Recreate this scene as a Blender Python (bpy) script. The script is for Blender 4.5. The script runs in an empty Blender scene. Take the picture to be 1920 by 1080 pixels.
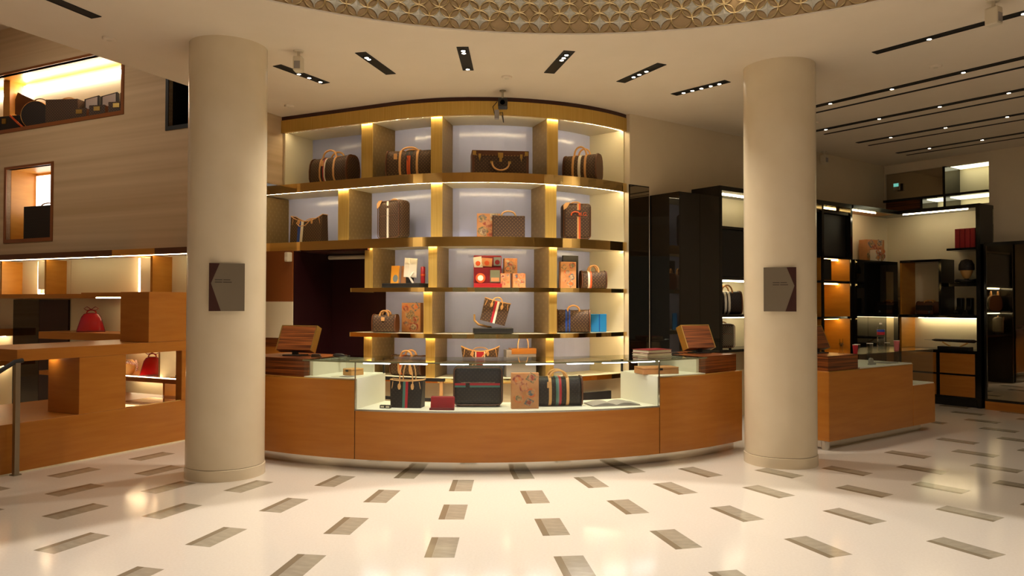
import bpy, bmesh, math, random
from mathutils import Vector, Matrix
random.seed(7)
PI = math.pi
R_ = math.radians
sc = bpy.context.scene
COL = sc.collection

# ------------------------------------------------------------ camera, world, exposure, main lamp
F_PX = 1427.0
cam = bpy.data.cameras.new('camera'); cam.sensor_width = 36.0; cam.sensor_fit = 'HORIZONTAL'
cam.lens = 36.0 * F_PX / 1920.0
cam.clip_end = 100
cam_o = bpy.data.objects.new('camera', cam); COL.objects.link(cam_o)
cam_o.location = (0, 0, 1.6)
cam_o.rotation_euler = (Matrix.Rotation(PI/2 + 0.0185, 4, 'X') @ Matrix.Rotation(0.002, 4, 'Z')).to_euler()
sc.camera = cam_o

w = bpy.data.worlds.new('world'); sc.world = w; w.use_nodes = True
w.node_tree.nodes['Background'].inputs[0].default_value = (1.0, 0.90, 0.78, 1)
w.node_tree.nodes['Background'].inputs[1].default_value = 0.11
sc.view_settings.view_transform = 'Standard'
sc.view_settings.look = 'None'
sc.view_settings.gamma = 1.0
sc.view_settings.use_curve_mapping = False
sc.view_settings.exposure = 0.55
sc.cycles.use_denoising = True
sc.cycles.max_bounces = 6
sc.cycles.diffuse_bounces = 4
sc.cycles.glossy_bounces = 3
sc.cycles.transmission_bounces = 4
sc.cycles.transparent_max_bounces = 10
sc.cycles.use_adaptive_sampling = True
sc.cycles.adaptive_threshold = 0.025
sc.cycles.caustics_reflective = False
sc.cycles.caustics_refractive = False
sc.cycles.sample_clamp_indirect = 4.0

CEIL = 3.98
DOME_C = (0.47, 2.50); DOME_R = 4.23
WARM = (1.0, 0.89, 0.74)

def spot(name, loc, target, power, cone, blend=0.15, color=WARM, radius=0.05):
    l = bpy.data.lights.new(name, 'SPOT'); l.energy = power; l.spot_size = cone; l.spot_blend = blend
    l.color = color; l.shadow_soft_size = radius
    o = bpy.data.objects.new(name, l); COL.objects.link(o); o.location = loc
    d = Vector(target) - Vector(loc); o.rotation_euler = d.to_track_quat('-Z', 'Y').to_euler()
    return o
def area(name, loc, target, sx, sy, power, color=WARM):
    l = bpy.data.lights.new(name, 'AREA'); l.energy = power; l.color = color
    l.shape = 'RECTANGLE'; l.size = sx; l.size_y = sy
    o = bpy.data.objects.new(name, l); COL.objects.link(o); o.location = loc
    d = Vector(target) - Vector(loc); o.rotation_euler = d.to_track_quat('-Z', 'Y').to_euler()
    return o
# the lamp high in the dome that throws the bright disc on the floor
spot('dome_lamp_light', (0.54, 2.04, 6.8), (0.54, 2.04, 0), 1000, 2*math.atan(4.97/6.8), 0.05, (1.0, 0.92, 0.83), 0.06)

# added broad fill inside the dome, lifting the floor beyond the disc
dl = area('dome_fill_light', (DOME_C[0], DOME_C[1], 6.9), (DOME_C[0], DOME_C[1], 0), 5.4, 5.4, 50, (1.0, 0.91, 0.80)); dl.data.shape = 'DISK'
# added spot inside the dome, brightening the middle of the counter front
spot('counter_fill_light', (0.4, 1.2, 5.6), (-0.1, 7.13, 0.40), 200, R_(26), 0.9, (1.0, 0.88, 0.68), 0.08)

# ------------------------------------------------------------ materials
def lin(c):
    return tuple((v/255/12.92) if v/255 <= 0.04045 else ((v/255+0.055)/1.055)**2.4 for v in c)
MATS = {}
def mat(name, col, rough=0.5, metal=0.0, emit=None, strength=0.0, spec=0.5, trans=0.0, alpha=1.0, ior=1.45, coat=0.0):
    if name in MATS: return MATS[name]
    m = bpy.data.materials.new(name); m.use_nodes = True
    b = m.node_tree.nodes['Principled BSDF']
    c = lin(col)
    b.inputs['Base Color'].default_value = (*c, 1)
    b.inputs['Roughness'].default_value = rough
    b.inputs['Metallic'].default_value = metal
    b.inputs['Specular IOR Level'].default_value = spec
    b.inputs['Transmission Weight'].default_value = trans
    b.inputs['Alpha'].default_value = alpha
    b.inputs['IOR'].default_value = ior
    b.inputs['Coat Weight'].default_value = coat
    if emit:
        b.inputs['Emission Color'].default_value = (*lin(emit), 1)
        b.inputs['Emission Strength'].default_value = strength
    MATS[name] = m
    return m
def nodes(m):
    nt = m.node_tree; return nt, nt.nodes, nt.links, nt.nodes['Principled BSDF']
def ramp2(nt, fac, c0, c1, p0=0.3, p1=0.7):
    r = nt.nodes.new('ShaderNodeValToRGB')
    r.color_ramp.elements[0].position = p0; r.color_ramp.elements[1].position = p1
    r.color_ramp.elements[0].color = (*lin(c0), 1); r.color_ramp.elements[1].color = (*lin(c1), 1)
    nt.links.new(fac, r.inputs[0]); return r
def noise_mat(name, c0, c1, scale=(1, 1, 1), nscale=5.0, detail=4.0, rough=0.5, metal=0.0, bump=0.0, coat=0.0, spec=0.5, p0=0.3, p1=0.7):
    m = mat(name, c0, rough, metal, coat=coat, spec=spec); nt, N, Lk, b = nodes(m)
    tc = N.new('ShaderNodeTexCoord'); mp = N.new('ShaderNodeMapping'); mp.inputs['Scale'].default_value = scale
    Lk.new(tc.outputs['Object'], mp.inputs['Vector'])
    n = N.new('ShaderNodeTexNoise'); n.inputs['Scale'].default_value = nscale; n.inputs['Detail'].default_value = detail
    Lk.new(mp.outputs[0], n.inputs['Vector'])
    r = ramp2(nt, n.outputs['Fac'], c0, c1, p0, p1); Lk.new(r.outputs[0], b.inputs['Base Color'])
    if bump:
        bp = N.new('ShaderNodeBump'); bp.inputs['Strength'].default_value = bump; bp.inputs['Distance'].default_value = 0.01
        Lk.new(n.outputs['Fac'], bp.inputs['Height']); Lk.new(bp.outputs[0], b.inputs['Normal'])
    return m
def lattice_mat(name, base, motif, pitch=0.06, thr=0.55, rough=0.55, metal=0.0, soft=0.12, spec=0.3):
    """coated canvas with a small all-over motif in staggered rows"""
    m = mat(name, base, rough, metal, spec=spec); nt, N, Lk, b = nodes(m)
    tc = N.new('ShaderNodeTexCoord'); sp = N.new('ShaderNodeSeparateXYZ'); Lk.new(tc.outputs['Object'], sp.inputs[0])
    def M(op, a, c=None):
        n = N.new('ShaderNodeMath'); n.operation = op
        for i, v in enumerate((a, c)):
            if v is None: continue
            if isinstance(v, (int, float)): n.inputs[i].default_value = v
            else: Lk.new(v, n.inputs[i])
        return n.outputs[0]
    h = M('ADD', sp.outputs[0], sp.outputs[1]); k = PI / pitch
    a = M('SINE', M('MULTIPLY', M('ADD', h, sp.outputs[2]), k)); c = M('SINE', M('MULTIPLY', M('SUBTRACT', h, sp.outputs[2]), k))
    p = M('ABSOLUTE', M('MULTIPLY', a, c))
    a2 = M('SINE', M('MULTIPLY', h, k*4)); c2 = M('SINE', M('MULTIPLY', sp.outputs[2], k*4))
    p = M('SUBTRACT', p, M('MULTIPLY', M('ABSOLUTE', M('MULTIPLY', a2, c2)), 0.25))
    r = ramp2(nt, p, base, motif, thr, thr+soft); Lk.new(r.outputs[0], b.inputs['Base Color'])
    return m

M_FLOOR = noise_mat('floor_terrazzo', (230, 220, 206), (236, 227, 214), nscale=60, rough=0.13, spec=0.5)
M_INLAY = noise_mat('inlay_marble', (160, 150, 132), (180, 170, 150), (3, 7, 1), 3, 6, rough=0.14)
M_INLAYD = mat('inlay_dark_border', (140, 126, 104), 0.16)
M_CEIL = noise_mat('ceiling_paint', (228, 214, 192), (231, 217, 196), nscale=3, rough=0.8)
M_WALL = noise_mat('wall_paint', (220, 203, 174), (223, 207, 178), nscale=3, rough=0.7)
M_COLUMN = noise_mat('column_lacquer', (226, 210, 180), (230, 215, 187), nscale=4, rough=0.24)
M_GRAIN = noise_mat('grained_wall', (198, 168, 128), (218, 190, 152), (0.12, 0.12, 7), 1.6, 1.5, rough=0.6)
M_WOOD = noise_mat('honey_wood', (172, 106, 38), (184, 120, 48), (1.0, 1.0, 9), 2.0, 4, rough=0.30, spec=0.45)
M_WOOD2 = noise_mat('orange_wood', (190, 126, 42), (200, 138, 52), (2, 2, 9), 2.0, 5, rough=0.38)
M_ZEBRA = noise_mat('zebra_wood', (70, 32, 12), (140, 78, 34), (0.6, 0.6, 36), 2.0, 3, rough=0.3, p0=0.38, p1=0.6)
M_CREAM = mat('cream_lacquer', (232, 220, 186), 0.45)
M_WHITE = mat('white_lacquer', (236, 230, 214), 0.4)
M_BACK = mat('pearl_back_panel', (190, 196, 236), 0.15)
M_BRASS = mat('polished_brass', (240, 208, 140), 0.07, 1.0)
M_BRUSH = noise_mat('brushed_gold', (200, 162, 80), (214, 178, 98), (30, 30, 0.4), 4, 2, rough=0.40, metal=0.6)
M_MONOG = lattice_mat('gold_monogram_panel', (140, 114, 70), (150, 124, 79), 0.10, 0.5, 0.42, 0.45, soft=0.3)
M_BLACK = mat('black_lacquer', (22, 20, 18), 0.12, spec=0.6)
M_BLKMAT = mat('black_matt', (24, 22, 20), 0.5)
M_DARKDOOR = mat('dark_plum_door', (44, 16, 18), 0.35)
M_DARKMIR = mat('dark_mirror', (16, 14, 12), 0.03, spec=0.6, coat=0.3)
M_MIRROR = mat('mirror', (190, 180, 160), 0.02, 1.0)
M_CHROME = mat('polished_steel', (205, 200, 190), 0.12, 1.0)
M_STEEL = mat('brushed_steel', (170, 165, 150), 0.35, 1.0)
M_SLOT = mat('slot_black', (10, 9, 8), 0.6)
M_LAMP = mat('lamp_lens', (255, 250, 240), 0.4, emit=(255, 236, 205), strength=14)
M_LED = mat('led_warm', (255, 240, 210), 0.4, emit=(255, 232, 186), strength=42)
M_LEDS = mat('led_warm_soft', (255, 240, 210), 0.4, emit=(255, 230, 182), strength=36)
M_LEDW = mat('led_cool_white', (255, 255, 255), 0.4, emit=(250, 240, 245), strength=9)
M_LEDL = mat('led_left_wall', (255, 240, 210), 0.4, emit=(255, 232, 184), strength=15)
M_LEDP = mat('led_panel', (255, 250, 240), 0.4, emit=(255, 248, 236), strength=2.6)
M_LEDC = mat('led_clerestory', (255, 245, 225), 0.4, emit=(250, 245, 205), strength=1.6)
M_LEDB = mat('led_bay', (255, 240, 210), 0.4, emit=(255, 236, 195), strength=22)
M_LEDA = mat('led_amber', (255, 225, 170), 0.4, emit=(255, 206, 120), strength=26)
M_LEDN = mat('led_niche', (255, 245, 225), 0.4, emit=(255, 246, 226), strength=16)
M_PLASTIC = mat('ivory_plastic', (214, 202, 178), 0.5)
M_DARKPL = mat('dark_plastic', (30, 28, 27), 0.4)
M_CANVAS = lattice_mat('monogram_canvas', (70, 51, 38), (112, 86, 58), 0.042, 0.5, soft=0.25)
M_CANVASD = lattice_mat('dark_canvas', (42, 35, 31), (58, 48, 40), 0.042, 0.5, 0.5, soft=0.25)
M_LEATHER = mat('natural_leather', (214, 160, 98), 0.5)
M_LEATHERD = mat('brown_leather', (92, 52, 26), 0.45)
M_RED = mat('red_patent', (158, 16, 20), 0.12, coat=0.4)
M_REDL = mat('red_leather', (150, 24, 30), 0.4)
M_DRED = mat('oxblood', (110, 22, 26), 0.4)
M_WSTR = mat('stripe_white', (232, 222, 200), 0.5)
M_RSTR = mat('stripe_red', (168, 30, 40), 0.5)
M_BSTR = mat('stripe_blue', (28, 66, 150), 0.5)
M_GSTR = mat('stripe_green', (70, 112, 100), 0.5)
M_OSTR = mat('stripe_orange', (206, 84, 30), 0.5)
M_KBOX = noise_mat('sticker_box_board', (184, 122, 72), (200, 142, 92), nscale=9, rough=0.55)
M_YELLOW = mat('yellow_board', (224, 152, 44), 0.5)
M_BLUEW = mat('blue_leather', (40, 128, 190), 0.35)
M_GOLDM = mat('brass_fitting', (206, 172, 98), 0.28, 1.0)
M_PAPER = mat('paper', (226, 214, 192), 0.6)
M_GREYP = mat('grey_page', (150, 142, 138), 0.45)
M_GREY = mat('sign_grey', (118, 106, 88), 0.4)
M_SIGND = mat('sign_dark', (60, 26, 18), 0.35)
M_INK = mat('sign_ink', (66, 56, 46), 0.5)
M_LBLUE = mat('sticker_blue', (110, 118, 116), 0.5)
M_GRNST = mat('sticker_green', (112, 112, 84), 0.5)
M_STR1 = noise_mat('sticker_print_red', (146, 66, 50), (196, 138, 98), nscale=26, p0=0.4, p1=0.6)
M_STR2 = noise_mat('sticker_print_orange', (206, 104, 52), (196, 142, 92), nscale=24, p0=0.4, p1=0.6)
M_STR3 = noise_mat('sticker_print_pale', (192, 166, 130), (120, 96, 78), nscale=30, p0=0.4, p1=0.6)
M_STR4 = noise_mat('sticker_print_blue', (92, 98, 104), (186, 140, 98), nscale=28, p0=0.42, p1=0.6)
M_STR5 = noise_mat('sticker_print_olive', (104, 100, 74), (190, 146, 98), nscale=30, p0=0.4, p1=0.6)
M_PINK = mat('pink_plastic', (205, 110, 110), 0.4, alpha=0.85)
M_SKIN = mat('bust_tan', (206, 158, 92), 0.5)
M_DOME = mat('dome_bronze', (180, 150, 106), 0.42, 0.3)
M_RING = mat('dome_ring_gold', (236, 214, 164), 0.3, 0.7)
M_STAR = mat('dome_pearl_star', (224, 219, 202), 0.2, 0.15)
M_FRAMEW = mat('niche_frame_wood', (138, 78, 34), 0.4)
def glass_mat(name, tint, alpha_mix=0.90, rough=0.0):
    m = bpy.data.materials.new(name); m.use_nodes = True; nt = m.node_tree
    for n in list(nt.nodes): nt.nodes.remove(n)
    out = nt.nodes.new('ShaderNodeOutputMaterial'); mix = nt.nodes.new('ShaderNodeMixShader')
    tr = nt.nodes.new('ShaderNodeBsdfTransparent'); gl = nt.nodes.new('ShaderNodeBsdfGlossy')
    fr = nt.nodes.new('ShaderNodeFresnel'); fr.inputs[0].default_value = 1.5
    tr.inputs[0].default_value = (*tint, 1); gl.inputs['Roughness'].default_value = rough
    geo = nt.nodes.new('ShaderNodeNewGeometry'); mu = nt.nodes.new('ShaderNodeMath'); mu.operation = 'SUBTRACT'; mu.use_clamp = True
    nt.links.new(fr.outputs[0], mu.inputs[0]); nt.links.new(geo.outputs['Backfacing'], mu.inputs[1])
    nt.links.new(mu.outputs[0], mix.inputs[0]); nt.links.new(tr.outputs[0], mix.inputs[1]); nt.links.new(gl.outputs[0], mix.inputs[2])
    nt.links.new(mix.outputs[0], out.inputs[0]); MATS[name] = m; return m
M_GLASS = glass_mat('clear_glass', (0.95, 0.97, 0.95))
M_GLASSG = glass_mat('green_edge_glass', (0.80, 0.85, 0.80))
M_CUP = glass_mat('cup_plastic', (0.86, 0.85, 0.82), rough=0.1)

# ------------------------------------------------------------ mesh helpers
class MB:
    def __init__(s): s.v = []; s.f = []; s.mi = []; s.cur = 0
    def pts(s, p, faces):
        b = len(s.v); s.v += [tuple(q) for q in p]
        for f in faces: s.f.append(tuple(b+i for i in f)); s.mi.append(s.cur)
        return s
    def hexa(s, p):
        return s.pts(p, [(0,3,2,1), (4,5,6,7), (0,1,5,4), (1,2,6,5), (2,3,7,6), (3,0,4,7)])
    def box(s, x0, x1, y0, y1, z0, z1):
        return s.hexa([(x0,y0,z0),(x1,y0,z0),(x1,y1,z0),(x0,y1,z0),(x0,y0,z1),(x1,y0,z1),(x1,y1,z1),(x0,y1,z1)])
    def prism(s, poly, z0, z1):
        n = len(poly); p = [(x,y,z0) for x,y in poly] + [(x,y,z1) for x,y in poly]
        return s.pts(p, [tuple(range(n-1,-1,-1)), tuple(range(n,2*n))] + [(i,(i+1)%n,n+(i+1)%n,n+i) for i in range(n)])
    def prism_y(s, poly, y0, y1):      # polygon in x,z
        n = len(poly); p = [(x,y0,z) for x,z in poly] + [(x,y1,z) for x,z in poly]
        return s.pts(p, [tuple(range(n)), tuple(range(2*n-1,n-1,-1))] + [((i+1)%n,i,n+i,n+(i+1)%n) for i in range(n)])
    def band(s, fn, t0, t1, d0, d1, z0, z1, n):
        """prism swept along fn(t,d)->(x,y) between offsets d0 (outer/front) and d1"""
        A = [(t0+(t1-t0)*i/n) for i in range(n+1)]
        p = []
        for t in A:
            a = fn(t, d0); b = fn(t, d1)
            p += [(a[0],a[1],z0),(b[0],b[1],z0),(b[0],b[1],z1),(a[0],a[1],z1)]
        F = [(0,1,2,3), tuple(4*n+i for i in (3,2,1,0))]
        for i in range(n):
            a = 4*i; b = a+4
            for j in range(4): F.append((a+j, b+j, b+(j+1)%4, a+(j+1)%4))
        return s.pts(p, F)
    def tube(s, P, r, n=6, closed=False):
        P = [Vector(p) for p in P]; m = len(P); rings = []; up = Vector((0,0,1))
        prev = None
        for i in range(m):
            if closed: t = P[(i+1)%m]-P[i-1]
            else: t = P[min(i+1,m-1)]-P[max(i-1,0)]
            t.normalize()
            if prev is None:
                a = up.cross(t)
                if a.length < 1e-3: a = Vector((1,0,0)).cross(t)
            else: a = prev - t*prev.dot(t)
            a.normalize(); prev = a; b = t.cross(a)
            rr = r[i] if isinstance(r, (list, tuple)) else r
            rings.append([P[i]+(a*math.cos(2*PI*k/n)+b*math.sin(2*PI*k/n))*rr for k in range(n)])
        p = [q for ring in rings for q in ring]; F = []
        for i in range(m if closed else m-1):
            for k in range(n):
                a = i*n+k; b = i*n+(k+1)%n; c = ((i+1)%m)*n+(k+1)%n; d = ((i+1)%m)*n+k
                F.append((a,b,c,d))
        if not closed: F += [tuple(range(n-1,-1,-1)), tuple((m-1)*n+k for k in range(n))]
        return s.pts(p, F)
    def lathe(s, prof, n=16, cx=0, cy=0):
        p = []; m = len(prof)
        for r, z in prof:
            for k in range(n): p.append((cx+r*math.cos(2*PI*k/n), cy+r*math.sin(2*PI*k/n), z))
        F = [tuple(range(n-1,-1,-1)), tuple((m-1)*n+k for k in range(n))]
        for i in range(m-1):
            for k in range(n): F.append((i*n+k, i*n+(k+1)%n, (i+1)*n+(k+1)%n, (i+1)*n+k))
        return s.pts(p, F)
    def cyl(s, cx, cy, r, z0, z1, n=16): return s.lathe([(r,z0),(r,z1)], n, cx, cy)
    def loft(s, rings, cap=True):
        n = len(rings[0]); p = [q for r in rings for q in r]; F = []
        for i in range(len(rings)-1):
            for k in range(n): F.append((i*n+k, i*n+(k+1)%n, (i+1)*n+(k+1)%n, (i+1)*n+k))
        if cap: F += [tuple(range(n-1,-1,-1)), tuple((len(rings)-1)*n+k for k in range(n))]
        return s.pts(p, F)
    def xform(s, M):
        s.v = [tuple(M @ Vector(q)) for q in s.v]; return s
    def build(s, name, m, parent=None, smooth=False, bevel=0.0, seg=1):
        me = bpy.data.meshes.new(name); me.from_pydata(s.v, [], s.f)
        ms = m if isinstance(m, (list, tuple)) else [m]
        for q in ms: me.materials.append(q)
        for i, p in enumerate(me.polygons): p.material_index = s.mi[i]
        bm = bmesh.new(); bm.from_mesh(me); bmesh.ops.recalc_face_normals(bm, faces=bm.faces); bm.to_mesh(me); bm.free()
        o = bpy.data.objects.new(name, me); COL.objects.link(o)
        if parent: o.parent = parent
        if smooth:
            for p in me.polygons: p.use_smooth = True
            md = o.modifiers.new('edge', 'EDGE_SPLIT'); md.split_angle = R_(40)
        if bevel:
            b = o.modifiers.new('bevel', 'BEVEL'); b.width = bevel; b.segments = seg; b.limit_method = 'ANGLE'; b.angle_limit = R_(50)
        return o
def bx(name, m, parent, x0, x1, y0, y1, z0, z1, bevel=0.0, seg=1):
    return MB().box(x0,x1,y0,y1,z0,z1).build(name, m, parent, bevel=bevel, seg=seg)
def tag(o, label, cat, group=None):
    o['label'] = label; o['category'] = cat
    if group: o['group'] = group
    return o
def thing(name, label, cat, loc=(0,0,0), rz=0.0, group=None):
    o = bpy.data.objects.new(name, None); COL.objects.link(o); o.empty_display_size = 0.1
    o.location = loc; o.rotation_euler = (0,0,rz)
    return tag(o, label, cat, group)
def struct(o, label=None):
    o['kind'] = 'structure'
    if label: o['label'] = label
    return o
def sempty(name, loc=(0,0,0), rz=0.0):
    o = bpy.data.objects.new(name, None); COL.objects.link(o); o.location = loc; o.rotation_euler = (0,0,rz); o['kind'] = 'structure'; return o
def lc(part, label): part['label'] = label; return part
def child_text(body, size, m, parent, M, name='lettering', extrude=0.0006, align='LEFT'):
    cu = bpy.data.curves.new(name, 'FONT'); cu.body = body; cu.size = size; cu.extrude = extrude; cu.align_x = align
    tmp = bpy.data.objects.new('tmp_text', cu); COL.objects.link(tmp)
    dg = bpy.context.evaluated_depsgraph_get(); me = bpy.data.meshes.new_from_object(tmp.evaluated_get(dg))
    bpy.data.objects.remove(tmp)
    me.transform(M); me.materials.clear(); me.materials.append(m)
    o = bpy.data.objects.new(name, me); COL.objects.link(o); o.parent = parent; return o
UPRIGHT = Matrix.Rotation(PI/2, 4, 'X')       # text plane x,y -> x,z facing -y

# ============================================================ THE SETTING
C = Vector((-0.39, 11.25, 0))          # centre of the curved counter and shelving
def pol(a, r): a = R_(a); return (C.x + r*math.sin(a), C.y - r*math.cos(a))
floor = struct(MB().box(-13, 13, -4, 17, -0.12, 0).build('floor', M_FLOOR))
# inlays: radial staggered pattern that runs on as a straight pattern on both sides
def inlay_mesh():
    slab = MB().box(-0.046, 0.095, -0.205, 0.205, -0.004, 0.0009)
    edge = MB().box(-0.095, -0.047, -0.205, 0.205, -0.004, 0.0009)
    return slab, edge
proto_inlay = None
def inlay(x, y, ang, mirror=False):
    global proto_inlay
    if proto_inlay is None:
        a, b = inlay_mesh(); o = a.build('inlay_slab', M_INLAY, floor); e = b.build('inlay_border', M_INLAYD, o); proto_inlay = (o, e)
    else:
        o = proto_inlay[0].copy(); COL.objects.link(o); e = proto_inlay[1].copy(); COL.objects.link(e)
        o.parent = floor; e.parent = o
    o.location = (x, y, 0); o.rotation_euler = (0, 0, R_(ang))
for k in range(-3, 6):
    th = -0.55 + 7.2*k
    for n in range(0, 9):
        if (n + k) % 2: continue
        r = 4.58 + 0.418*n
        if r < 4.2: continue
        x, y = pol(th, r); inlay(x, y, th)
    r = 4.16
    if (k % 2) != 0 and k in (-1, 1, 3): x, y = pol(th, r); inlay(x, y, th)
def lattice(x0, y0, ang, ex, jr, nr, ok, stag=0.418):
    a = R_(ang); d = Vector((-math.sin(a), math.cos(a), 0)); e = Vector((math.cos(a), math.sin(a), 0))*ex
    for j in jr:
        for n in nr:
            if (n + j) % 2: continue
            p = Vector((x0, y0, 0)) + e*0.63*j + d*stag*n
            if ok(p): inlay(p.x, p.y, ang)
lattice(2.96, 6.56, 38.5, 1, range(1, 11), range(-8, 14), lambda p: p.y > 3.6 and p.x < 8.3 and (p.x-3.4)*-0.59+(p.y-8.15)*0.807 < 4.3 and not (-0.15 < (p.x-3.4)*-0.59+(p.y-8.15)*0.807 < 0.95 and -0.3 < (p.x-3.4)*0.807+(p.y-8.15)*0.59 < 2.75))
lattice(-2.94, 5.18, -26.2, -1, range(1, 5), range(-4, 9), lambda p: p.y > 3.4 and (p.x+4.5)*0.887-(p.y-7.4)*0.462 > 0.16 and math.hypot(p.x+2.66, p.y-7.10) > 0.45)

# ceiling slab with the round dome opening
def ceiling():
    outer = [(-8.95,-4), (-4.40,6.49), (-2.98,9.76), (-2.6,10.9), (-1.5,13.2), (6.0,16.5), (13,12), (13,-4)]
    n = 96; cx, cy = DOME_C; inn = []; out = []
    angs = [2*PI*i/n for i in range(n)] + [math.atan2(q[1]-cy, q[0]-cx) % (2*PI) for q in outer]
    angs = sorted(set(round(a, 6) for a in angs))
    for a in angs:
        dx, dy = math.cos(a), math.sin(a); best = None
        for i in range(len(outer)):
            (x1,y1), (x2,y2) = outer[i], outer[(i+1)%len(outer)]
            ex, ey = x2-x1, y2-y1; det = dx*(-ey)+dy*ex
            if abs(det) < 1e-9: continue
            t = ((x1-cx)*(-ey)+(y1-cy)*ex)/det; u = (dx*(y1-cy)-dy*(x1-cx))/det
            if t > 0 and -1e-6 <= u <= 1+1e-6 and (best is None or t < best): best = t
        inn.append((cx+(DOME_R+0.12)*dx, cy+(DOME_R+0.12)*dy)); out.append((cx+best*dx, cy+best*dy))
    m = len(angs); mb = MB(); p = []
    for z in (CEIL, CEIL+0.22): p += [(x,y,z) for x,y in inn] + [(x,y,z) for x,y in out]
    F = []
    for i in range(m):
        j = (i+1) % m
        F += [(i,j,m+j,m+i), (2*m+i,3*m+i,3*m+j,2*m+j), (m+i,m+j,3*m+j,3*m+i), (j,i,2*m+i,2*m+j)]
    mb.pts(p, F); return struct(mb.build('ceiling', M_CEIL))
ceiling()
# dome drum and its cap
def dpol(a, r): return (DOME_C[0]+r*math.sin(a), DOME_C[1]+r*math.cos(a))
drum = MB(); n = 96
drum.band(lambda t, d: dpol(t, d), 0, 2*PI, DOME_R+0.025, DOME_R+0.10, CEIL+0.01, 7.0, n)
drum_o = struct(drum.build('wall_dome', M_DOME, smooth=True))
struct(MB().cyl(DOME_C[0], DOME_C[1], DOME_R+0.1, 7.0, 7.1, 64).build('ceiling_dome', M_CEIL))
lip = MB().band(lambda t, d: dpol(t, d), 0, 2*PI, DOME_R+0.0, DOME_R+0.125, CEIL-0.001, CEIL+0.012, n).build('trim_1', M_CEIL, smooth=True); struct(lip)
# overlapping gold rings with pearl stars on the drum wall
RING_R = 0.0875; STEP = 0.089
dth = 2*PI/round(2*PI*DOME_R/STEP)
ring_me = None; star_me = None; petal = []
cnt = 0
for row in range(0, 5):
    z = CEIL + 0.108 + row*STEP
    for i in range(-36, 37):
        if (i + row) % 2: continue
        a = i*dth*1.0 + 0.03
        if abs(a) > 0.70: continue
        x, y = dpol(a, DOME_R+0.012)
        if ring_me is None:
            o = MB().tube([(RING_R*math.cos(t*2*PI/16), 0, RING_R*math.sin(t*2*PI/16)) for t in range(16)], 0.0052, 4, True).build('ring', M_RING, drum_o, smooth=True); ring_me = o.data
        else:
            o = bpy.data.objects.new('ring', ring_me); COL.objects.link(o); o.parent = drum_o
            md = o.modifiers.new('edge', 'EDGE_SPLIT'); md.split_angle = R_(60)
        o.location = (x, y, z); o.rotation_euler = (0, 0, -a); cnt += 1
        if random.random() < 0.62 and row % 1 == 0:
            if star_me is None:
                R0 = 0.087; outl = []
                for q in range(4):
                    c0 = (math.copysign(1, math.cos(PI/4+q*PI/2))*R0, math.copysign(1, math.sin(PI/4+q*PI/2))*R0)
                    for t in (0.0, 0.25, 0.5, 0.75):
                        b0 = PI + PI/4 + q*PI/2 + (t-0.5)*PI/2*-1
                        outl.append((c0[0]+R0*math.cos(b0), c0[1]+R0*math.sin(b0)))
                outl.sort(key=lambda p: math.atan2(p[1], p[0]))
                mb = MB(); nn = len(outl); pp = [(u*0.96, 0.0, v*0.96) for u, v in outl] + [(0, -0.016, 0)]
                mb.pts(pp, [(k, (k+1) % nn, nn) for k in range(nn)])
                s_o = mb.build('pearl_star', M_STAR, drum_o); star_me = s_o.data
            else:
                s_o = bpy.data.objects.new('pearl_star', star_me); COL.objects.link(s_o); s_o.parent = drum_o
            xs, ys = dpol(a, DOME_R+0.016)
            s_o.location = (xs, ys, z); s_o.rotation_euler = (0, 0, -a)
# walls ------------------------------------------------------
LO = Vector((-3.13, 9.44, 0)); LA = R_(-26.5)          # left corner frame
RO = Vector((1.48, 9.56, 0)); RA = R_(36.2)            # right wall frame
wl = sempty('wall_left', LO, LA)
UPC = 5.86
def wall_holes(name, m, parent, x0, x1, z0, z1, y0, y1, holes):
    xs = sorted({x0, x1, *[h[0] for h in holes], *[h[1] for h in holes]}); zs = sorted({z0, z1, *[h[2] for h in holes], *[h[3] for h in holes]})
    mb = MB()
    for i in range(len(xs)-1):
        for j in range(len(zs)-1):
            cx = (xs[i]+xs[i+1])/2; cz = (zs[j]+zs[j+1])/2
            if any(h[0] < cx < h[1] and h[2] < cz < h[3] for h in holes): continue
            mb.box(xs[i], xs[i+1], y0, y1, zs[j], zs[j+1])
    return mb.build(name, m, parent)
NB = (-6.7, -2.62, 4.27, 5.13); NS = (-5.28, -4.17, 2.55, 3.64); NT = (-1.66, -0.5, 3.95, 5.0)
wall_holes('wall_panel', M_GRAIN, wl, -9, 0.0, 0, UPC, 0.0, 0.06, [NB, NS, NT])
bx('upper_ceiling', M_CEIL, wl, -9, 0.4, -9, 0.06, UPC, UPC+0.1)
bx('return_wall', M_GRAIN, wl, -0.06, -0.012, 0.06, 0.41, 3.10, CEIL+0.2)
bx('return_wall', M_GRAIN, wl, -0.52, -0.46, 0.06, 1.6, 0, 3.10)
def niche(hole, depth, mi, fr=0.055, frm=M_FRAMEW, sides=M_WOOD2):
    x0, x1, z0, z1 = hole
    bx('niche_back', mi, wl, x0-0.02, x1+0.02, depth, depth+0.02, z0-0.02, z1+0.02)
    bx('niche_side', sides, wl, x0-0.02, x0, 0.06, depth, z0, z1); bx('niche_side', sides, wl, x1, x1+0.02, 0.06, depth, z0, z1)
    bx('niche_floor', sides, wl, x0, x1, 0.06, depth, z0-0.02, z0); bx('niche_top', sides, wl, x0, x1, 0.06, depth, z1, z1+0.02)
    mb = MB()
    mb.box(x0-fr, x1+fr, -0.012, 0.07, z0-fr, z0).box(x0-fr, x1+fr, -0.012, 0.07, z1, z1+fr*0.7).box(x0-fr, x0, -0.012, 0.07, z0, z1).box(x1, x1+fr, -0.012, 0.07, z0, z1)
    return mb.build('niche_frame', frm, wl)
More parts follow.
